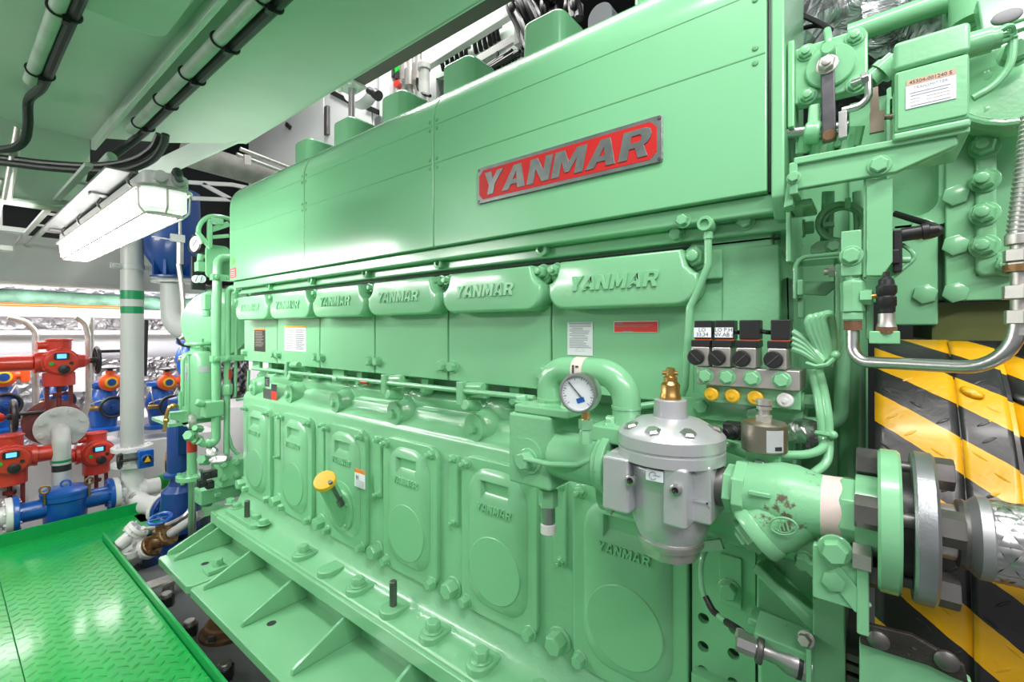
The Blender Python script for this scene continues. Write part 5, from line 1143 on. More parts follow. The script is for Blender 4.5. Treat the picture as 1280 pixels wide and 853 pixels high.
# leak-off pipe on the right of the last pump cover
lp = thing('leak_off_pipe', 'thin pale green pipe with banjo fitting running down right of the last pump cover', 'pipe', PY(884,282,.94))
obj('banjo_fitting', B().lathe([(.0155,-.02),(.0155,.012),(.0135,.015),(.009,.015),(.009,.008),(0,.008)], PY(883,281,.945), NY, 24), 'green', lp)
obj('pipe_body', B().tube([PY(885,290,.945),PY(885,333,.945),PY(862,385,.945),PY(856,485,.945),PY(847,502,.95),PY(800,508,.98)], .0075, .03, 14), 'green', lp)
obj('ferrule', B().cyl(PY(885,291,.945),PY(885,299,.945),.0095,n=14), 'green', lp)
# solenoid valves
YV = .88
mb = thing('valve_manifold', 'bare metal manifold block with four hex plugs under the black solenoid valves', 'manifold', PY(935,487,YV))
p0, p1 = PY(871,0,YV).x, PY(1000,0,YV).x
zt, zb = PY(935,461,YV).z, PY(935,485,YV).z
obj('manifold_block', B().box(p0,p1,YV,YV+.09,zb,zt), 'zinc', mb, .002)
for u in (882,909,940,977): q = PY(u,472+(u-882)*.05,YV); obj('hex_plug', B().hexb((q.x,YV,(zt+zb)/2), NY, .0115, .006), 'green', mb)
gm = thing('plug_manifold', 'pale green manifold bar with three yellow caps and one white plug', 'manifold', PY(940,509,YV+.01))
p2, p3 = PY(882,0,YV+.015).x, PY(1001,0,YV+.015).x; zt2, zb2 = zb-.001, PY(940,508,YV+.015).z
obj('manifold_bar', B().box(p2,p3,YV+.015,YV+.10,zb2,zt2).box(p2-.06,p3+.0,YV+.05,YV+.12,zb2-.04,zb2), 'green', gm, .002)
obj('end_plug', B().hexb((p3,YV+.05,(zb2+zt2)/2-.004),(1,0,0),.012,.014), 'green', gm)
for u, m_, lab in ((889.7,'yellow','yellow cap'),(916,'yellow','yellow cap'),(944.5,'yellow','yellow cap'),(981.7,'white','white plug')):
    q = PY(u,495,YV+.01); zc = (zb2+zt2)/2
    obj('port_cap', B().lathe([(.0125,-.01),(.0125,.004),(.010,.006),(0,.006)], (q.x,YV+.009,zc), NY, 24).lathe([(.0035,.006),(.0035,.009),(0,.009)], (q.x,YV+.009,zc), NY, 12), m_, gm, label=lab)
for u, v in ((878,508),(943,517)): q = PY(u,v,.93); obj('mounting_bolt', B().hexb(q, NY, .0135, .012), 'green', gm)
def valve(ul, ur, label, paper=None):
    zt_, zm, zk, zl = [PY((ul+ur)/2,v,YV).z for v in (403,427,448,461)]
    xl, xr = PY(ul,0,YV).x, PY(ur,0,YV).x; w_ = xr-xl; zt_ = -.0+PY(878,402,YV).z; 
    zA, zB, zC = zt+.052, zt+.030, zt
    zA = zt+.085
    t = thing('solenoid_valve', label, 'valve', ((xl+xr)/2,YV+.03,zt), 'solenoid valves on the bare metal manifold')
    obj('connector', B().box(xl+.002,xr+.002,YV-.004,YV+.03,zt+.051,zA), 'black', t, .002)
    obj('seal', B().box(xl+.003,xr+.001,YV-.002,YV+.028,zt+.0485,zt+.0515), 'ored', t)
    obj('coil_body', B().box(xl-.003,xr-.002,YV-.006,YV+.05,zt+.001,zt+.037), 'zinc', t, .003)
    obj('coil_cap', B().box(xl-.003,xr-.001,YV-.006,YV+.05,zt+.0365,zt+.049), 'black', t, .0015)
    kx = xl+.007
    kb = obj('knob', B().lathe([(.0145,0),(.0145,.007),(.0125,.0095),(0,.010)], (kx,YV-.006,zt+.0175), NY, 24), 'black', t)
    obj('knob_slot', B().ob((kx,YV-.0163,zt+.0175), V((.7,0,-.7 if paper else .7))*.0115, (0,.0006,0), V((.7,0,.7 if paper else -.7))*.0008), 'dsteel', kb)
    if paper:
        pl_ = obj('paper_label', B().box(xl+.0018,xr+.001,YV-.0047,YV-.004,zt+.054,zt+.072), 'paper', t, label='white hand-lettered paper label')
        for k, tx in enumerate(paper): textmesh(tx, .0098, ((xl+xr)/2+.001,YV-.0049,zt+.0675-.0085*k), (1,0,0), (0,0,1), 'lettering', 'ink', pl_, .0001)
    return t
valve(867,889,'black solenoid valve labelled LO 33,34, leftmost of the row on the manifold',('LO','33,34'))
valve(893,916,'black solenoid valve with wider LO label, second from the left on the manifold',('LO P.H','NV.AB a'))
valve(923,948,'black solenoid valve without paper label, third from the left on the manifold')
valve(962,986,'black solenoid valve without paper label, rightmost on the manifold beside the cable coil')
for a, b_, lab in ((889,893,'first'),(916,923,'second'),(948,962,'last')): one('connector_lead', B().curve([PY(a,412,YV+.02),PY((a+b_)/2,415,YV+.012),PY(b_+3,416,YV+.02)], .004, 8), 'black', 'short black lead in the %s gap between solenoid valve connectors' % lab, 'cable')
# green cables to the valves, bundle and coil
gc = thing('cable_bundle', 'pale green cables coiled and tied beside the solenoid valves then drooping behind the strainer', 'cable', PY(1010,420,.90))
YC = .90
for off in (0,7,13,19):
    cps = [PY(990,415+off*1.1,YC),PY(1004,424+off*.9,YC),PY(1018,438+off*.6,YC),PY(1030,452+off*.2,YC-.005)]
    obj('cable', B().curve(cps, .0062, 10), 'green', gc)
for k in range(4):
    du = k*7.5
    cps = [PY(1034,455,YC),PY(1022+du*.6,435,YC),PY(1010+du*.8,408-k*2.5,YC-.012),PY(1014+du,397-k*1.5,YC-.012),PY(1021+du*.85,408,YC+.005),PY(1030+du*.5,435,YC+.01),PY(1036,458,YC+.01)]
    obj('cable_loop', B().curve(cps, .0062, 10), 'green', gc)
for k, (uu, e) in enumerate(((0,((1028,560),(1010,568),(985,569),(960,568)))
,(9,((1034,575),(1020,590),(1002,600),(980,612))))):
    cps = [PY(1014+uu,462,YC),PY(1021+uu,490,YC),PY(1026+uu,520,YC-.01),PY(1028+uu*.9,545,YC-.015)]+[PY(a,b_,YC-.03-.02*i) for i, (a,b_) in enumerate(e)]
    obj('cable', B().curve(cps, .0068, 12), 'green', gc)
obj('cable_tie', B().sweep([PY(1008,454,YC-.012),PY(1020,458,YC-.018),PY(1034,456,YC-.018),PY(1045,446,YC-.012)], .0035, 6).sphere(PY(1045,444,YC-.012),.007), 'green', gc)
obj('cable_tie', B().sweep([PY(1020,541,YC-.03),PY(1030,543,YC-.035),PY(1042,545,YC-.02)], .004, 6).sphere(PY(1041,544,YC-.025),.007), 'green', gc)
for u, v in ((990,568),(1012,560)): obj('sleeve', B().cyl(PY(u-3,v+.5,.863),PY(u+3,v-.5,.863),.0072,n=12), 'black', gc, label='black tape mark')
one('behind_pipe', B().tube([PY(1052,300,1.1),PY(1053,480,1.05),PY(1052,520,1.05),PY(1040,530,1.05),PY(1000,530,1.05)], .013, .04, 14), 'green', 'pale green pipe dropping behind the drooping cable bundle', 'pipe')
one('foil_bundle', B().sphere(PY(1006,539,.93), .028, (1.3,1,.75)).cyl(PY(990,538,.94),PY(1006,539,.93),.022), 'foil', 'small crumpled foil wrapped joint behind the cable bundle', 'wrap')
# sensor can
sc2 = thing('sensor_can', 'brown grey metal sensor can with top nut standing behind the regulator', 'sensor', PY(955,563,.80))
q = PY(955,545,.80); zt3, zb3 = PY(955,527,.80).z, PY(955,563,.80).z
obj('can_body', B().lathe([(.031,zb3),(.0325,zb3+.002),(.0325,zt3-.003),(.029,zt3),(0,zt3+.001)], (q.x,.80,0), (0,0,1), 36), mat('tarnished steel',(.33,.30,.24),.35,.9,var=.15), sc2)
obj('top_nut', B().lathe([(.012,0),(.012,.010)], (q.x,.80,zt3), (0,0,1), 6).lathe([(.008,.01),(.008,.018),(.011,.019),(.011,.024),(.009,.025),(.0115,.026),(.0115,.034)], (q.x,.80,zt3), (0,0,1), 20), 'zinc', sc2)
obj('can_label', curved(B(), V((q.x,.80,0)), .0328, math.radians(-75), math.radians(-30), zb3+.004, zt3-.008), 'paper', sc2, label='small white label')
obj('can_label_mark', curved(B(), V((q.x,.80,0)), .0334, math.radians(-55), math.radians(-36), zb3+.007, zb3+.013), 'ink', sc2)
hb = PY(955,590,.80)
obj('holder_plate', B().box(PY(933,0,.80).x,PY(977,0,.80).x,.79,.805,PY(955,602,.80).z-.03,zb3), 'green', sc2, .002)
obj('knurled_knob', B().lathe([(.0085,0),(.0085,.006),(.0075,.007),(0,.007)], PY(950,581,.79), NY, 20), 'steel', sc2)
one('black_sensor', B().box(PY(905,0,.86).x,PY(931,0,.86).x,.85,.88,PY(918,549,.86).z,PY(918,529,.86).z).lathe([(.0135,0),(.0135,.010),(.009,.012),(.009,.03)], PY(919,540,.85), (-.4,-1,0), 16), 'black', 'black plug-in sensor between regulator and sensor can', 'sensor', bev=.002)
dp = B()
for v in (538,549,560): dp.cyl(PY(866,v-5,.95),PY(935,v,.95),.010)
one('return_pipes', B().tube([PY(850,534,.96),PY(985,543,.92),PY(990,530,.94)], .0085, .03, 12), 'green', 'thin pale green pipe crossing behind the sensor can and the silver regulator', 'pipe')
one('drain_line', B().tube([PY(905,556,.9),PY(935,566,.9),PY(990,572,.9)], .012, .03, 12), 'green', 'short pale green pipe low behind the sensor can', 'pipe')
# small brackets under the cable bundle
one('valve_bracket', B().box(PY(885,0,.99).x,PY(1000,0,.99).x,.94,1.02,PY(940,600,.95).z,PY(940,512,.95).z), 'green', 'flat pale green carrier plate behind the yellow-capped manifold', 'plate', bev=.003)
# ---- upper right: lever plate
lv = thing('governor_plate', 'pale green square bolted plate with round boss and dark lever at the upper right', 'plate', PY(1040,130,.95))
YL = .95
def pts(y, *p): return [(PY(u,v,y).x, PY(u,v,y).z) for u, v in p]
xa, xb = PY(993,0,YL).x, PY(1085,0,YL).x; za, zb_ = .402, .502
obj('square_plate', B().py(rrect(xa,xb,za,zb_,(.004,.004,.014,.004)), YL, YL+.03), 'green', lv, .004, 3)
obj('side_flange', B().box(PY(985,0,YL).x,PY(994,0,YL).x,YL-.01,YL+.05,.36,.515), 'green', lv, .003)
cb2 = PY(1038,84,YL); 
obj('round_boss', B().lathe([(.036,0),(.036,.006),(.034,.008),(0,.008)], cb2, NY, 44), 'green', lv)
for u, v in ((1008,66),(1069,46),(1010,120),(1070,106)): q = PY(u,v,YL); obj('plate_bolt', B().hexb((min(max(q.x,xa+.016),xb-.014),YL,q.z), NY, .0115, .006, stud=.004), 'green', lv)
obj('pivot_boss', B().lathe([(.011,0),(.011,.018),(.009,.02)], PY(1036,66,YL-.008), NY, 20), 'green', lv)
obj('boss_pipe', B().tube([PY(1036,66,YL-.01),PY(1036,50,YL-.01),PY(1034,38,YL+.02)], .006, .02, 10), 'green', lv)
p = PY(1034,82,YL-.02); p_ = PY(1037,172,YL-.02)
obj('lever', B().bar(p+V((0,0,.012)), p_-V((0,0,.008)), .006, .0195, (1,0,0)), mat('gunmetal lever',(.10,.10,.11),.45,.7,var=.3,vscale=30), lv, .002, label='dark gunmetal lever')
obj('lever_nut', B().hexb(p+V((0,-.003,0)), NY, .0125, .010, stud=.004), 'zinc', lv)
obj('lever_pin', B().lathe([(.010,0),(.010,.008),(.008,.01)], p_+V((0,-.003,0)), NY, 18), 'rust', lv)
q0, q1 = PY(982,167,.96), PY(1060,158,.96)
obj('cross_shaft', B().cyl(q0,q1,.0095,n=18), 'steel', lv, label='bare steel cross shaft')
obj('shaft_arm', B().bar(PY(1016,168,.94),PY(1019,133,.95),.018,.022,(0,1,0)).cyl(PY(1006,167,.945),PY(1026,165,.945),.019), 'green', lv, .005, 3)
ch = B().tube([PY(1085,95,.90),PY(1086,122,.90),PY(1075,133,.90),PY(1052,139,.90)], .0055, .015, 10).box(PY(1048,0,.90).x,PY(1059,0,.90).x,.895,.91,PY(1053,173,.90).z,PY(1053,140,.90).z).cyl(PY(1066,104,.91),PY(1085,97,.90),.006).lathe([(.010,0),(.010,.01)],PY(1076,101,.90),(1,0,.1),6)
obj('linkage', ch, 'steel', lv, .001, label='bright steel linkage')
one('feedback_lever', B().bar(PY(1092,110,.92),PY(1095,165,.92),.004,.011,(1,0,0)).cyl(PY(1096,147,.92),PY(1116,146,.92),.004).ob(PY(1096,153,.918),(.009,0,0),(0,.004,0),(0,0,.016)), mat('rusty steel lever',(.30,.24,.19),.5,.7,var=.3), 'small rusty steel lever between the dark lever and the transmitter box', 'lever')
lk = B()
for u, v in ((1005,180),(1022,187),(1033,188),(1060,180),(1068,170)): lk.lathe([(.012,-.015),(.012,.015)], PY(u,v,.97), (.2,-.3,1), 8)
lk.cyl(PY(1068,182,.97),PY(1068,160,.97),.006).bar(PY(995,186,.97),PY(1070,172,.97),.01,.02)
one('linkage_fittings', lk, 'green', 'small green fittings lying on the shelf under the dark lever', 'fitting')
# shelf bracket
sh_ = thing('bracket_arm', 'long pale green bracket arm carrying the transmitter box at the upper right', 'bracket', PY(1100,200,.85))
YS = .845
f0 = pts(YS,(990,204),(992,196),(1213,156),(1213,165)); 
obj('shelf_top', B().py(pts(YS,(992,206),(992,197),(1213,157),(1213,165)), YS, YS+.14), 'green', sh_, .002)
obj('arm_web', B().py(pts(YS+.012,(996,238),(996,206),(1197,170),(1197,183),(1120,217)), YS+.006, YS+.02), 'green', sh_, .003)
obj('arm_flange', B().box(PY(986,0,YS).x,PY(997,0,YS).x,YS+.0,YS+.05,PY(990,243,YS).z,PY(990,203,YS).z).py(pts(YS+.02,(980,262),(986,225),(992,225),(992,258)), YS+.01, YS+.05), 'green', sh_, .002)
bolt_at(sh_, 1099, 207, YS+.006, .0115, .008, name='arm_bolt')
hx = PY(996,222,YS); obj('side_nut', B().hexb((hx.x-.004,YS,hx.z), NY, .008, .008), 'green', sh_)
# transmitter box
tr_ = thing('transmitter_box', 'pale green transmitter box with white rating plate on the upper right bracket', 'box', PY(1165,170,.85))
YT = .84
xl, xr = PY(1117,0,YT).x, PY(1214,0,YT).x; zt4, zb4 = PY(1165,38,YT).z, PY(1165,166,YT).z
zt4, zb4 = .5*(PY(1117,53,YT).z+PY(1213,25,YT).z), .5*(PY(1117,171,YT).z+PY(1214,166-2,YT).z)
zs4 = PY(1165,77,YT).z
obj('box_body', B().box(xl+.001,xr-.001,YT+.002,YT+.10,zb4+.012,zs4), 'green', tr_, .004)
obj('box_lid', B().box(xl,xr,YT,YT+.105,zs4+.001,zt4), 'green', tr_, .006, 3)
obj('box_base', B().box(xl-.001,xr,YT-.002,YT+.105,zb4,zb4+.011), 'green', tr_, .004, 3)
obj('front_panel', B().py(rrect(xl+.004,xr-.003,zb4+.016,zs4-.003,.003), YT-.0005,YT+.003), 'green', tr_, .0015)
gl = thing('cable_gland', 'pale green cable gland with torn wire bundle on the side of the transmitter box', 'gland', PY(1225,57,YT+.04))
gy = YT+.04; ga_ = PY(1216,56,gy)
obj('gland_body', B().cyl((xr,gy,ga_.z),(xr+.024,gy,ga_.z),.0165,n=20).cyl((xr+.024,gy,ga_.z),(xr+.033,gy,ga_.z),.0135,n=20), 'green', gl)
wb2 = B()
random.seed(5)
for k in range(9):
    a = 2*PI*k/9; c0 = V((xr+.028,gy+.009*math.cos(a),ga_.z+.009*math.sin(a)))
    wb2.curve([c0, c0+V((.012,random.uniform(-.006,.006),random.uniform(.0,.008))), V((xr+.045,gy+random.uniform(-.006,.006),ga_.z-.008+random.uniform(-.008,.008)))], .0026, 6)
obj('wire_bundle', wb2, 'worn', gl, label='frayed wires')
obj('gland_cable', B().curve([(xr+.044,gy,ga_.z-.004),PY(1264,75,gy),PY(1256,92,gy),PY(1240,109,gy),PY(1216,123,gy)], .0048, 10), 'worn', gl)
# nameplate on the box
lz0, lz1 = PY(1132,138,YT).z, PY(1132,108,YT).z
lx0, lx1 = PY(1132,0,YT).x, PY(1195,0,YT).x; lz0, lz1 = .5*(PY(1132,138,YT).z+PY(1195,123,YT).z), .5*(PY(1132,108,YT).z+PY(1195,95,YT).z)
rpl = obj('rating_plate', B().box(lx0,lx1,YT-.0018,YT-.0004,lz0,lz1), 'paper', tr_, .0003, label='white rating plate')
ltop = .5*(PY(1132,102,YT).z+PY(1195,86,YT).z)
obj('serial_strip', B().box(lx0+.001,lx1-.0005,YT-.0018,YT-.0004,lz1+.0004,ltop), mat('pale brown strip',(.55,.36,.26),.5), tr_, label='brown serial number strip')
textmesh('45304-001240 S', .0066, ((lx0+lx1)/2,YT-.002,(lz1+ltop)/2), (1,0,0), (0,0,1), 'serial_lettering', 'ink', tr_, .0001)
textmesh('TRANSMITTER', .0055, ((lx0+lx1)/2,YT-.002,lz1-.0045), (1,0,0), (0,0,1), 'lettering', 'midink', rpl, .0001)
pr = B()
H_ = lz1-lz0
for f, a, c_ in ((.34,.08,.9),(.46,.1,.86),(.9,.1,.9)): pr.box(lx0+(lx1-lx0)*a,lx0+(lx1-lx0)*c_,YT-.0022,YT-.0018,lz1-H_*f-.0006,lz1-H_*f+.0004)
for a, c_ in ((.1,.3),(.42,.9)): pr.box(lx0+(lx1-lx0)*a,lx0+(lx1-lx0)*c_,YT-.0021,YT-.0018,lz1-H_*.62,lz1-H_*.60).box(lx0+(lx1-lx0)*a,lx0+(lx1-lx0)*c_,YT-.0021,YT-.0018,lz1-H_*.75,lz1-H_*.735)
obj('plate_print', pr, 'midink', rpl)
# ---- generator end housings behind
gh = thing('generator_housing', 'tall pale green bolted end housing plates of the generator at the right', 'housing', (.2,1.3,-1.5))
YG = 1.15
obj('back_plate', B().py(pts(YG,(1085,407),(1085,100),(1400,0),(1400,345),(1173,380),(1173,407))[::-1], YG, YG+.03) if 0 else B().box(PY(1060,0,YG).x, PY(1218,0,YG).x, YG+.03, 1.25, PY(1100,378,YG).z, PY(1100,112,YG).z).box(PY(1218,0,YG).x, .9, YG+.03, 1.25, PY(1100,378,YG).z, .95), 'green', gh, .004)
obj('lower_plate', B().box(PY(1115,0,YG-.02).x, PY(1173,0,YG-.02).x, YG-.02, YG+.03, PY(1150,407,YG-.02).z, PY(1150,277,YG-.02).z), 'green', gh, .004)
obj('pocket_back', B().py([rrect(PY(1108,0,YG).x, PY(1180,0,YG).x, PY(1150,285,YG).z, PY(1150,105,YG).z, .004), rrect(PY(1112,0,YG).x, PY(1172,0,YG).x, PY(1150,272,YG).z, PY(1150,120,YG).z, (.002,.03,.002,.002))], YG-.02, YG+.03), 'green', gh, .004)
obj('angle_plate', B().py([(PY(1179,0,YG).x,.95),(PY(1179,0,YG).x,PY(1179,378,YG).z+.012),(PY(1182,0,YG).x,PY(1182,378,YG).z),(.75,PY(1182,378,YG).z),(.75,PY(1218,346,YG).z),(PY(1218,0,YG).x,PY(1218,346,YG).z),(PY(1218,0,YG).x,.95)], YG-.03, YG+.02), 'green', gh, .003)
YH = YG-.04
obj('inner_plate', B().py([(PY(1219,0,YH).x,.95),(PY(1219,0,YH).x,PY(1219,338,YH).z),(PY(1226,0,YH).x,PY(1226,346,YH).z),(.75,PY(1226,346,YH).z),(.75,PY(1226,325,YH).z),(PY(1262,0,YH).x,PY(1262,325,YH).z),(PY(1247,0,YH).x,PY(1247,310,YH).z),(PY(1247,0,YH).x,.95)], YH, YG+.02), 'green', gh, .006, 3)
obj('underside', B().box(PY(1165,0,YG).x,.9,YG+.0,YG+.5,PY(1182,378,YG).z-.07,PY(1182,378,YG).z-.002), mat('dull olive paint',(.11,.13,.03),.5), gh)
for u, v, y in ((1194,245,YG-.03),(1194,307,YG-.03),(1194,366,YG-.03),(1156,368,YG-.02),(1153,285,YG-.02)): obj('plate_bolt', B().hexb(PY(u,v,y), NY, .019, .008, washer=0), 'green', gh, .001, 1)
for v in (143.5,184,226,267.5,308): obj('housing_nut', B().hexb(PY(1231,v,YH), (-.25,-1,0), .016, .018, stud=.008), 'green', gh)
obj('housing_nut', B().hexb(PY(1261,331,YH), (-.25,-1,0), .016, .018, stud=.008), 'green', gh)
obj('housing_nut', B().hexb(PY(1233,103,YH), (-.25,-1,0), .018, .018, stud=.008), 'green', gh)
rq = PY(1278,78,1.06)
obj('ring_casing', B().lathe([(.105,-.03),(.105,0),(.09,.012),(.085,0),(.085,-.02),(0,-.02)], rq, NY, 48).torus(rq+V((0,-.012,0)), NY, .097, .006).hexb(PY(1268,68,1.05), NY, .016, .016), 'green', gh)
obj('top_bar', B().bar(PY(1222,28,.98), PY(1310,-5,.98), .03, .055, (0,0,1)).bar(PY(1215,50,.98), PY(1300,22,.98), .012, .012).bar(PY(1240,46,.97), PY(1300,26,.97), .012, .012), 'green', gh, .003)
q = PY(1259,20,.963); obj('slot_hole', B().sphere(q, .011, (1.5,.3,.9)), mat('hole grey',(.25,.25,.27),.6), gh)
# lagging and pipes at the top right
LG = B().tube([PY(1040,130,1.75),PY(1085,60,1.6),PY(1130,30,1.55),PY(1330,-60,1.5)], .23, .3, 32)
lgt = thing('lagged_exhaust', 'crinkled silver lagged exhaust duct behind the upper right fittings', 'duct', PY(1100,60,1.6))
obj('lagging', LG, 'lagging', lgt)
one('overhead_pipe', B().cyl(PY(1060,44,1.1),PY(1210,-8,1.1),.019,n=20).cyl(PY(1222,-20,1.05),PY(1222,28,1.05),.035), 'green', 'pale green pipe slanting across the silver lagged exhaust', 'pipe')
one('angle_pipe', B().cyl(PY(1088,100,1.05),PY(1118,74,1.05),.016,n=14).cyl(PY(1100,92,1.05),PY(1108,85,1.05),.021), 'green', 'short pale green slanted pipe below the silver exhaust', 'pipe')
cg = B(); 
for k in range(10): cg.cyl(PY(1004+k*4,70,1.9),PY(1004+k*4,6,1.9),.011)
one('corrugated_panel', cg, 'white', 'pale corrugated panel glimpsed between hood end and silver exhaust', 'panel')
one('dark_wires', B().curve([PY(1000,18,1.3),PY(1018,26,1.25),PY(1030,32,1.2),PY(1038,38,1.15)], .006).curve([PY(1000,36,1.3),PY(1020,32,1.25),PY(1034,34,1.2)], .005), 'rubber', 'thin dark wires meeting above the square bolted plate', 'cable')
# ---- middle right: strip plate, valve fitting, black sensor, steel pipe
YM = .86
sp_ = thing('strip_plate', 'tall narrow pale green plate hanging below the bracket arm', 'plate', PY(1100,345,YM))
obj('plate_sheet', B().py(pts(YM,(1083,345),(1083,224),(1116,223),(1116,327),(1103,345))[::-1], YM, YM+.012), 'green', sp_, .0015)
obj('plate_edge', B().box(PY(1079.5,0,YM).x,PY(1082.5,0,YM).x,YM+.004,YM+.04,PY(1080,346,YM).z,PY(1080,222,YM).z), 'green', sp_)
nv = thing('needle_valve', 'pale green needle valve under a bolted block feeding the bent steel pipe', 'valve', PY(1066,413,YM))
p0, p1 = PY(1051,0,YM).x, PY(1077,0,YM).x
obj('valve_holder', B().box(p0,p1,YM,YM+.03,PY(1064,345,YM).z,PY(1064,288,YM).z), 'green', nv, .002)
bolt_at(nv, 1064, 320, YM, .012, .007, m='worn', name='holder_bolt')
def zz_(v): return PY(1066,v,YM+.015).z
qx = PY(1066,0,YM+.015).x
obj('valve_body', B().lathe([(.016,zz_(390)),(.0155,zz_(372)),(.0165,zz_(365)),(.0165,zz_(353)),(.012,zz_(350)),(.012,zz_(343))], (qx,YM+.015,0), (0,0,1), 8).lathe([(.015,zz_(400)),(.015,zz_(392)),(.0125,zz_(390))], (qx,YM+.015,0), (0,0,1), 6), 'green', nv, .001)
obj('union_nut', B().lathe([(.013,zz_(413)),(.013,zz_(401))], (qx,YM+.015,0), (0,0,1), 6), 'rust', nv, label='rusty union nut')
e0 = PY(1075,372,YM+.01); obj('side_nut', B().lathe([(.012,0),(.012,.014)], e0, (1,0,0), 6, .35), 'green', nv); obj('side_tube', B().cyl(e0,PY(1103,370,YM+.01),.004), 'brass', nv, label='thin brass tube')
one('bent_steel_pipe', B().tube([(qx,YM+.015,zz_(413)),PY(1066,452,YM+.01),PY(1264,462,.80),PY(1284,330,.80)], .0085, .05, 16, 10), 'steel', 'bare steel pipe bent in a wide U in front of the striped guard top', 'pipe')
bh = thing('braided_riser', 'thin braided steel hose with hex fittings at the right picture edge', 'hose', PY(1277,380,.80))
ZP = lambda v: PY(1276,v,.80).z
hq = PY(1276,0,.80).x
obj('hose', B().cyl((hq,.80,ZP(295)),(hq+.012,.80,ZP(150)),.0115), 'braid', bh)
b = B()
for k in range(26):
    f = k/25; b.torus((hq+.012*f,.80,ZP(295)+(ZP(150)-ZP(295))*f), (.25,0,1), .0118, .0016, 16, 5)
obj('hose_braid', b, 'zinc', bh)
obj('hex_fitting', B().lathe([(.014,ZP(306)),(.014,ZP(293))], (hq,.80,0), (0,0,1), 20).lathe([(.016,ZP(327)),(.016,ZP(312))], (hq,.80,0), (0,0,1), 6).lathe([(.014,ZP(340)),(.014,ZP(328))], (hq,.80,0), (0,0,1), 6).lathe([(.017,ZP(374)),(.017,ZP(357))], (hq,.80,0), (0,0,1), 6).lathe([(.009,ZP(357)),(.009,ZP(306))], (hq,.80,0), (0,0,1), 14).lathe([(.015,ZP(405)),(.015,ZP(388))], (hq,.80,0), (0,0,1), 6).lathe([(.009,ZP(420)),(.009,ZP(374))], (hq,.80,0), (0,0,1), 14), 'zinc', bh, .001)
obj('copper_joint', B().lathe([(.0155,ZP(340)),(.0155,ZP(331))], (hq,.80,0), (0,0,1), 20), 'bronze', bh)
bs = thing('limit_switch', 'black plastic switch with plug and looping cable right of the narrow plate', 'switch', PY(1122,340,YM+.03))
YB = YM+.02
obj('switch_body', B().box(PY(1116,0,YB).x,PY(1128,0,YB).x,YB,YB+.03,PY(1122,340,YB).z,PY(1122,287,YB).z).box(PY(1114,0,YB).x,PY(1125,0,YB).x,YB-.004,YB,PY(1122,330,YB).z,PY(1122,312,YB).z), 'black', bs, .002)
obj('plug', B().lathe([(.010,0),(.010,.022),(.012,.023),(.012,.03),(.0085,.031),(.007,.04)], PY(1127,294,YB+.01), (1,0,.08), 16), 'black', bs)
obj('cable', B().curve([PY(1146,293,YB+.01),PY(1160,295,YB+.01),PY(1173,291,YB+.01),PY(1174,286,YB+.01),PY(1160,280,YB+.02),PY(1140,274,YB+.03),PY(1118,267,YB+.04)], .0045, 10), 'rubber', bs)
obj('sensor_lead', B().curve([PY(1128,306,YB+.02),PY(1140,315,YB+.01),PY(1142,324,YB+.01),PY(1130,335,YB+.01),PY(1112,350,YB+.01)], .003, 8).cyl(PY(1128,325,YB+.01),PY(1138,325,YB+.01),.005), 'green', bs)
pc_ = thing('pressure_switch', 'black ribbed pressure switch on a rusty brown hex base', 'switch', PY(1108,420,YM))
q = PY(1108,0,YM).x; W = lambda v: PY(1108,v,YM).z
obj('switch_body', B().lathe([(.008,W(392)),(.0105,W(390)),(.0105,W(384)),(.012,W(382)),(.012,W(372)),(.010,W(370)),(.0125,W(366)),(.0125,W(358)),(.010,W(356)),(.009,W(350)),(.004,W(346)),(.004,W(340))], (q,YM,0), (0,0,1), 18), 'black', pc_)
obj('hex_base', B().lathe([(.014,W(417)),(.014,W(409))], (q,YM,0), (0,0,1), 6), 'rust', pc_, label='rusty hex base')
obj('steel_collar', B().lathe([(.012,W(409)),(.010,W(403)),(.010,W(392))], (q,YM,0), (0,0,1), 20), 'zinc', pc_)
obj('mounting_block', B().box(PY(1086,0,YM).x,PY(1125,0,YM).x,YM-.01,YM+.05,W(430),W(414)).box(PY(1082,0,YM+.03).x,PY(1092,0,YM+.03).x,YM+.02,YM+.06,W(425),W(360)), 'green', pc_, .002)
# channel bracket left of it
cbk = thing('channel_bracket', 'pale green open channel bracket with bolt beside the cable coil', 'bracket', PY(1010,370,.98))
YK = .95
obj('channel_top', B().tube([PY(994,374,YK),PY(994,322,YK),PY(1050,317,YK)], .004, .02, 8).box(PY(995,0,YK).x,PY(1048,0,YK).x,YK,YK+.09,PY(1020,325,YK).z,PY(1020,321,YK).z).box(PY(992,0,YK).x,PY(997,0,YK).x,YK,YK+.09,PY(994,376,YK).z,PY(994,328,YK).z), 'green', cbk, .002)
obj('channel_face', B().py(pts(YK+.05,(998,368),(998,352),(1046,352),(1046,358),(1032,370)), YK+.05, YK+.06), 'green', cbk, .002)
obj('channel_bolt', B().cyl(PY(1030,340,YK+.01),PY(1046,339,YK+.01),.006).lathe([(.010,0),(.010,.012)], PY(1036,340,YK+.01), (1,0,0), 6), 'zinc', cbk)
obj('channel_lug', B().box(PY(997,0,YK).x,PY(1005,0,YK).x,YK-.01,YK+.02,PY(1000,370,YK).z,PY(1000,350,YK).z).box(PY(998,0,YK+.03).x,PY(1006,0,YK+.03).x,YK+.02,YK+.04,PY(1000,398,YK).z,PY(1000,372,YK).z), 'green', cbk, .003)
obj('upper_ear', B().py(pts(YK+.04,(1014,318),(1014,310),(1022,303),(1048,300),(1048,316)), YK+.03,YK+.05).hexb(PY(1042,308,YK+.03), NY, .010, .01), 'green', cbk, .002)
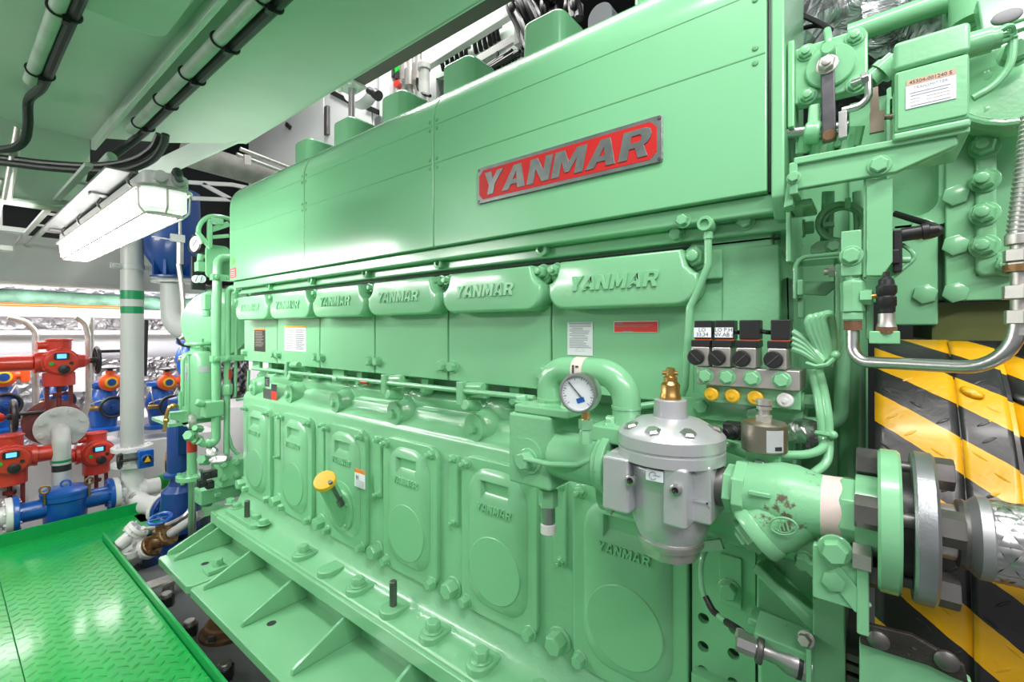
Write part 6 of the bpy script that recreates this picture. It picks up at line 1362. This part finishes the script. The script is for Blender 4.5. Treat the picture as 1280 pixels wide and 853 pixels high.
obj('channel_rail', B().box(PY(1044,0,YK).x,PY(1050,0,YK).x,YK-.0,YK+.05,PY(1047,440,YK).z,PY(1047,330,YK).z), 'green', cbk, .002)
rc_ = thing('ring_coil', 'small ring of tied green cable hanging in the gap under the bracket arm', 'cable', PY(1052,280,1.0))
for k in range(3): q = PY(1051+k,278+k,1.0); obj('cable_loop', B().torus((q.x,1.0+.01*k,q.z), (.2,-1,.1), .034-.004*(k % 2), .0048, 32, 8), 'green', rc_)
obj('cable_tie', B().ob(PY(1060,255,.995),(.004,0,0),(0,.008,0),(0,0,.009)).ob(PY(1036,281,.995),(.008,0,0),(0,.008,0),(0,0,.004)), 'green', rc_)
for u, w_ in ((1071,.007),(1032,.006),(1038,.007)): one('riser_cable', B().cyl(PY(u,240,1.02),PY(u+(2 if u>1050 else -3),330 if u<1050 else 290,1.02),w_,n=10), 'green', {1071:'green cable entering the needle valve block from above',1032:'green riser cable left of the small cable ring, left of two',1038:'green riser cable just left of the small cable ring, right of two'}[u], 'cable')
one('recess_plate', B().box(PY(975,0,1.2).x,PY(1085,0,1.2).x,1.2,1.25,PY(1020,600,1.2).z,PY(1020,230,1.2).z), 'green', 'shaded green back plate deep in the gap behind the cable coil', 'plate')
one('inner_block', B().box(PY(1046,0,1.1).x,PY(1082,0,1.1).x,1.1,1.3,PY(1060,640,1.1).z,PY(1060,440,1.1).z), 'green', 'dim green casting in the dark gap left of the striped guard', 'casting', bev=.02)
# ---- background above the hood
YC_ = 1.95
cab = thing('white_cabinet', 'white electrical cabinet with dark handles seen above the hood at left', 'cabinet', (-3.6,YC_,-1.5))
p0, p1 = PY(345,0,YC_), PY(470,0,YC_)
obj('cabinet_body', B().box(p0.x-.6,p1.x,YC_,YC_+.4,-1.5,2.55), 'cab', cab, .005)
for a, b_ in ((330,406),(408,466)): obj('door', B().box(PY(a,0,YC_).x,PY(b_,0,YC_).x,YC_-.012,YC_-.001,.2,2.5), 'cab', cab, .003)
q = PY(410,152,YC_-.02); obj('handle', B().box(q.x-.03,q.x+.02,YC_-.04,YC_-.012,q.z-.11,q.z+.12), 'dsteel', cab, .005)
for (a, b_) in (((366,146),(366,156)),((358,155),(363,160)),((414,115),(437,127)),((458,134),(474,141))): obj('rubber_edge', B().bar(PY(*a,YC_-.02),PY(*b_,YC_-.02),.02,.035,(0,0,1)), 'black', cab)
cab2 = thing('control_panel', 'white control panel with small coloured push buttons behind the hood top', 'control panel', (-2.2,YC_,-1.5))
obj('panel_box', B().box(PY(486,0,YC_-.1).x,PY(545,0,YC_-.1).x,YC_-.1,YC_+.3,-1.5,2.55), 'cab', cab2, .005)
for u, v, m_ in ((494,85,'bandgreen'),(500,88,'brightgreen'),(489,90,'black'),(495,93,'black'),(501,97,'black'),(489,100,'lcd'),(500,106,'red')): q = PY(u,v,YC_-.1); obj('button', B().cyl(q, q+V((0,-.03,0)), .028, n=16), m_, cab2)
one('panel_column', B().box(PY(474,0,YC_-.15).x,PY(486,0,YC_-.15).x,YC_-.15,YC_,-1.5,2.55), 'cab', 'pale vertical trunking between cabinet and control panel', 'trunking', bev=.004)
for u, lab in ((507,'first from the left'),(513,'second from the left'),(523,'third from the left')): one('riser_conduit', B().cyl(PY(u,60,YC_-.2),V((PY(u,60,YC_-.2).x,YC_-.2,-1.5)),.022).lathe([(.035,-.05),(.035,.05)], PY(u,92 if u != 513 else 98,YC_-.2), (0,0,1), 12), 'zinc', 'thin grey conduit before the control panel, '+lab, 'conduit')
one('white_cylinder', B().cyl(PY(530,88,YC_-.3),PY(530,130,YC_-.3),.03).cyl(PY(530,80,YC_-.3),PY(530,88,YC_-.3),.036), 'white', 'small white vertical cylinder beside the tray post', 'cylinder', bev=.004)
one('loop_cable', B().curve([PY(522,98,YC_-.32),PY(522,108,YC_-.32),PY(527,116,YC_-.32),PY(538,120,YC_-.32)], .009), 'rubber', 'thin black cable looping below the white cylinder', 'cable')
post = thing('steel_post', 'short stainless post bolted under the overhead beam above the hood', 'post', PY(439,146,1.15))
q = PY(439.5,130,1.42)
obj('post_tube', B().cyl((q.x,1.42,.77),(q.x,1.42,1.332),.017,n=18), 'steel', post); obj('post_flange', B().box(q.x-.07,q.x+.07,1.35,1.47,1.332,1.345).hexb((q.x-.05,1.38,1.332),(0,0,-1),.012,.012).hexb((q.x+.05,1.38,1.332),(0,0,-1),.012,.012), 'deckgreen', post, .002)
one('fan_casing', B().lathe([(.0,0),(.09,.0),(.105,.04),(.105,.10)], PY(458,122,1.8), (.3,-1,.2), 28), 'cab', 'pale rounded casing with black knob right of the steel post', 'casing')
one('knob_bolt', B().cyl(PY(461,113,1.7),PY(470,118,1.7),.022).cyl(PY(469,117,1.7),PY(473,120,1.7),.032), 'black', 'black knob bolt sticking out beside the steel post', 'knob')
for k, (a, b_, lab) in enumerate(((468,476,'grey rounded bracket between the second and third hood covers'),(735,765,'grey dome top behind the right end of the hood'))):
    y = 1.5 if k == 0 else 1.6; p, q = PY(a,0,y).x, PY(b_,0,y).x
    zt_ = PY((a+b_)/2,145 if k == 0 else 4,y).z
    one('grey_bracket', B().py(rrect(p,q,.7,zt_,(.001,.001,.05,.05) if k else (.001,.001,.02,.02)), y, y+(.05 if k == 0 else .2)), mat('grey steel paint %d' % k,(.20,.21,.23),.45), lab, 'bracket', bev=.006)
# cable trays over the back of the hood
YT2 = 1.75
tt = thing('cable_rack', 'white slotted cable rack full of black cables above the back of the hood', 'cable rack', PY(600,60,YT2))
def ln(a, b_, w_, h_, m_='white', y=YT2, name='rack_rail'): obj(name, B().bar(PY(*a,y),PY(*b_,y),w_,h_,(0,0,1)), m_, tt, .002)
ln((535,75),(640,8),.04,.10); ln((540,66),(640,4),.03,.03)
ln((545,140),(545,52),.05,.06,name='rack_post'); ln((629,90),(629,4),.045,.05,name='rack_post'); ln((729,40),(729,-20),.06,.09,name='rack_post'); ln((618,90),(618,60),.04,.03,name='rack_post')
ln((590,80),(655,42),.02,.04); ln((628,86),(655,70),.02,.06); ln((690,28),(728,10),.02,.04); ln((650,58),(651,36),.05,.04,name='rack_post')
ln((696,12),(696,-10),.05,.03,name='rack_post')
obj('rack_backplate', B().py(pts(YT2+.12,(548,100),(548,68),(640,20),(660,30),(660,60)), YT2+.1, YT2+.13), 'deckgreen', tt)
slot = B(); slot2 = B()
for k in range(7): f = k/6; slot.bar(PY(630+22*f,84-13.5*f,YT2-.02),PY(630+22*f,80-13.5*f,YT2-.02),.008,.012,(1,0,0))
for k in range(8): slot2.bar(PY(621,66+3.2*k,YT2-.03),PY(623,66+3.2*k,YT2-.03),.01,.012,(0,0,1))
obj('rack_slots', slot, 'dark', tt); obj('post_slots', slot2, 'dark', tt)
random.seed(11)
def bundle(name, lab, ends, n, spread, r=.016, m_='rubber', y=YT2-.05):
    t = thing(name, lab, 'cable', PY(*ends[0], y))
    for k in range(n):
        o = (k-(n-1)/2)*spread
        obj('cable', B().curve([PY(u+o*(1 if i else .6), v+random.uniform(-1,1), y+random.uniform(-.03,.03)) for i, (u, v) in enumerate(ends)], r, 8, 5), m_, t)
    return t
bundle('cable_bunch', 'thick fan of black cables dropping behind the fifth hood cover, left bunch', [(640,-4),(645,10),(655,32),(664,60)], 6, 3.4)
bundle('cable_bunch', 'black cables hanging just left above the fifth hood cover, right bunch', [(654,-4),(660,8),(668,22),(676,40)], 5, 3.6)
bundle('cable_bunch', 'dark vertical cables above the top corner of the fifth hood cover', [(684,-6),(686,8),(688,22)], 6, 2.8)
bundle('cable_bunch', 'dark cables crossing low behind the right cable rack post', [(715,-4),(716,10),(718,24)], 6, 3)
bundle('cable_bunch', 'thin dark cables running low behind the slotted rail of the cable rack', [(600,92),(622,78),(645,64)], 5, 2.5, .010)
for nm, pts_ in (('left',[(553,70),(559,67),(565,63),(571,60),(577,57),(583,58)]),('right',[(594,48),(600,45),(606,42),(612,38),(617,35),(622,32)])):
    t = thing('gland_row', 'row of pale cable glands with black tails on the green plate, %s row' % nm, 'gland', PY(*pts_[0],YT2))
    for (u, v) in pts_:
        obj('gland', B().cyl(PY(u,v,YT2+.06),PY(u+1.2,v-8,YT2+.06),.022,n=12).cyl(PY(u,v+1,YT2+.06),PY(u+.5,v-3,YT2+.06),.026,n=12), 'grey', t)
        obj('tail', B().curve([PY(u,v,YT2+.06),PY(u-.5,v+8,YT2+.03),PY(u+1.5,v+18,YT2+.03)], .012, 8, 4), 'rubber', t)
# ---- the nameplate and labels
YN = .9205
c4 = [PY(u,v,YN) for u, v in ((598.7,212.6),(829,143.4),(829,203.4),(598.7,255.3))]
nx0, nx1 = c4[0].x, c4[1].x; nz1 = .5*(c4[0].z+c4[1].z); nz0 = .5*(c4[2].z+c4[3].z)
np_ = thing('engine_nameplate', 'large metal nameplate with raised silver YANMAR letters on red', 'nameplate', ((nx0+nx1)/2,YN,nz0))
obj('plate_frame', B().py(rrect(nx0,nx1,nz0,nz1,.006), YN-.006, YN-.0002), 'plate', np_, .001)
c = .014; a0_, a1_, b0_, b1_ = nx0+.007, nx1-.011, nz0+.009, nz1-.009
obj('red_field', B().py([(a0_,b0_+c),(a0_+c,b0_),(a1_-c,b0_),(a1_,b0_+c),(a1_,b1_-c),(a1_-c,b1_),(a0_+c,b1_),(a0_,b1_-c)], YN-.0068, YN-.005), mat('nameplate red',(.52,.012,.012),.45), np_)
b = B(); word(b, 'YANMAR', a0_+.008, a1_-.006, b0_+.009, b1_-.009, TOY, YN-.0088, YN-.006, slant=.22, gap=.10, wid={'M':1.3,'A':1.12}); obj('lettering', b, 'plate', np_, .0005, 1, label='raised brushed metal letters')
for x in (nx0+.005,nx1-.006):
    for z in (nz0+.006,nz1-.006): obj('screw', B().lathe([(.0042,0),(.0035,.0015),(0,.0018)], (x,YN-.006,z), NY, 12), 'dsteel', np_)
def sticker(name, lab, cat, quad, y, m_, lines=(), ink='midink', hdr=None):
    (u0, v0), (u1, v1) = quad
    p, q = PY(u0, v0, y), PY(u1, v1, y); t = thing(name, lab, cat, ((p.x+q.x)/2, y, min(p.z,q.z)))
    x0_, x1_, z0_, z1_ = p.x, q.x, min(p.z,q.z), max(p.z,q.z)
    obj('sheet', B().box(x0_,x1_,y-.0008,y,z0_,z1_), m_, t)
    H = z1_-z0_; W_ = x1_-x0_
    if lines:
        b = B()
        for (f, a, c_, h) in lines: b.box(x0_+W_*a,x0_+W_*c_,y-.0011,y-.0008,z1_-H*f-h*H,z1_-H*f)
        obj('print', b, ink, t)
    if hdr: obj('header', B().box(x0_,x1_,y-.0010,y-.0007,z1_-H*hdr[1],z1_), hdr[0], t)
    return t, (x0_, x1_, z0_, z1_)
YP = .9975
random.seed(2)
ls = [(.02,.05,.95,.03)]+[(.08+.045*k,.08+(.1 if k in (2,5,8) else 0),random.uniform(.6,.95),.018) for k in range(16)]
t, _ = sticker('notice_label', 'white printed notice with small diagram above the U-bend pipe', 'label', ((709.5,403),(741,445)), YP, 'paper', ls)
b = B(); x0_, x1_, z0_, z1_ = _
for s in (-1,1): b.bar(((x0_+x1_)/2,YP-.001,z0_+.022),((x0_+x1_)/2+s*.012,YP-.001,z0_+.012),.0003,.0006,(0,1,0))
b.bar(((x0_+x1_)/2-.014,YP-.001,z0_+.010),((x0_+x1_)/2+.014,YP-.001,z0_+.010),.0003,.0006,(0,1,0)); obj('diagram', b, 'midink', t)
t, _ = sticker('red_plate', 'red engraved plate on the last side panel below the pump cover', 'label', ((768,402.5),(822.5,415.5)), YP, 'redlab', [(.12,.03,.2,.05),(.3,.03,.9,.03),(.45,.03,.8,.03),(.9,.2,.45,.05)], 'midink')
obj('plate_rim', B().py([rrect(_[0]-.001,_[1]+.001,_[2]-.001,_[3]+.001,.001),rrect(_[0]+.0005,_[1]-.0005,_[2]+.0005,_[3]-.0005,.001)], YP-.0012, YP), 'zinc', t)
ls = [(.14+.05*k, .06, random.uniform(.40,.47), .02) for k in range(16)]+[(.14+.05*k, .53, random.uniform(.8,.95), .026) for k in range(16)]
sticker('notice_label', 'white two-column notice with yellow heading on the second side panel', 'label', ((356,407.5),(382.5,440)), YP, 'paper', ls, 'ink', ('yellow',.09))
ls = [(.12+.07*k, .12, random.uniform(.6,.9), .02) for k in range(10)]
sticker('rating_plate', 'dark rating plate with orange heading on the far left side panel', 'plate', ((318,411),(331.5,440)), YP, mat('dark plate',(.05,.045,.04),.4,.3), ls, 'zinc', ('orange',.06))
YD = .9665
t, _ = sticker('caution_label', 'white caution label with orange heading on the third crankcase door', 'label', ((443.5,585),(456.5,612.5)), YD, 'paper', [(.62+.06*k,.1,.9,.02) for k in range(6)], 'midink', ('orange',.22))
obj('pictogram', B().bar((_[0]+.010,YD-.001,_[3]-.034),(_[0]+.022,YD-.001,_[3]-.026),.0006,.004,(0,1,0)).bar((_[0]+.014,YD-.001,_[3]-.04),(_[0]+.012,YD-.001,_[3]-.024),.0006,.004,(0,1,0)).bar((_[0]+.022,YD-.001,_[3]-.04),(_[0]+.024,YD-.001,_[3]-.026),.0006,.003,(0,1,0)), 'ink', t)
YW = 1.0
sticker('black_plate', 'small black plate with pale mark above the first crankcase door', 'plate', ((331,471),(337,484)), YW, 'ink', [(.25,.3,.7,.06),(.25,.3,.42,.5),(.7,.3,.7,.06),(.5,.5,.7,.06)], 'zinc')
sticker('grey_plate', 'small grey engraved plate above the first crankcase door', 'plate', ((329,485),(339,500)), YW, mat('engraved grey plate',(.16,.17,.15),.4,.5), [(.15+.12*k,.1,.9,.03) for k in range(6)], 'ink')
sticker('red_black_plate', 'small red and black plate above the first crankcase door', 'plate', ((339.2,480),(346,501)), YW, 'redlab', [], 'ink', ('ink',.45))
sticker('red_sticker', 'small red sticker at the lower left corner of the hood', 'label', ((288,336),(295,347)), .9195, 'redlab', [(.2+.2*k,.15,.85,.05) for k in range(4)], 'paper')
p = PY(291.5,326.5,.9195); t = thing('green_sticker', 'small bright green round sticker at the left edge of the hood', 'label', p)
obj('sheet', B().py(circ(p.x,p.z,.02,24), .9188, .9197), mat('bright green sticker',(.12,.62,.05),.5), t); obj('print', B().box(p.x-.012,p.x+.012,.9184,.9189,p.z-.004,p.z+.002).box(p.x-.006,p.x+.008,.9184,.9189,p.z-.01,p.z-.006), 'bandgreen', t)
# ================= light, world, camera =================
w = bpy.data.worlds.new('World'); S.world = w; w.use_nodes = True
bg = w.node_tree.nodes['Background']; bg.inputs[0].default_value = (1,.99,.98,1); bg.inputs[1].default_value = .33
def area(name, loc, target, sx, sy, e, col=(1,.98,.95)):
    l = bpy.data.lights.new(name, 'AREA'); l.shape = 'RECTANGLE'; l.size = sx; l.size_y = sy; l.energy = e; l.color = col
    o = bpy.data.objects.new(name, l); COL.objects.link(o); o.location = V(loc)
    o.rotation_euler = (V(target)-V(loc)).to_track_quat('-Z','Y').to_euler(); return o
area('added_front_light', (.9,-.5,1.3), (-.35,.95,.3), 1.5, .14, 28)  # unseen light added behind the camera to brighten the engine front
area('added_front_light', (-3.2,-1.0,.62), (-1.8,.95,-.2), 1.6, .14, 30)  # unseen light added at the left for highlights along the engine side
area('added_top_light', (.1,.1,1.7), (-.1,.8,-.4), 1.4, .14, 30)  # unseen light added overhead to catch the upward ledges
area('added_back_light', (-1.7,1.45,2.4), (-1.7,1.9,1.0), 2.4, .14, 50)  # unseen light added to brighten the cabinets behind the hood
area('far_lamp_light', (-4.63,.5,.29), (-5.3,.5,-.8), 2.6, .14, 36, (1,.94,.95))
area('far_lamp_light', (-5.75,.8,.34), (-5.2,.8,-1), 2.4, .2, 24, (1,.94,.95))
area('added_right_light', (1.6,.1,1.3), (.3,1.0,0), 1.0, .14, 6)  # unseen light added to lift the upper right fittings
cam = bpy.data.cameras.new('Camera'); co = bpy.data.objects.new('Camera', cam); COL.objects.link(co); S.camera = co
cam.sensor_width = 36; cam.lens = 36*F/1280; cam.clip_start = .01
co.location = (0,0,0); co.rotation_euler = (PI/2, 0, YAW)
cam.shift_y = (HV-426.5)/1280
S.view_settings.view_transform = 'Standard'; S.view_settings.look = 'None'; S.view_settings.exposure = .18; S.view_settings.gamma = 1
S.view_settings.use_curve_mapping = False
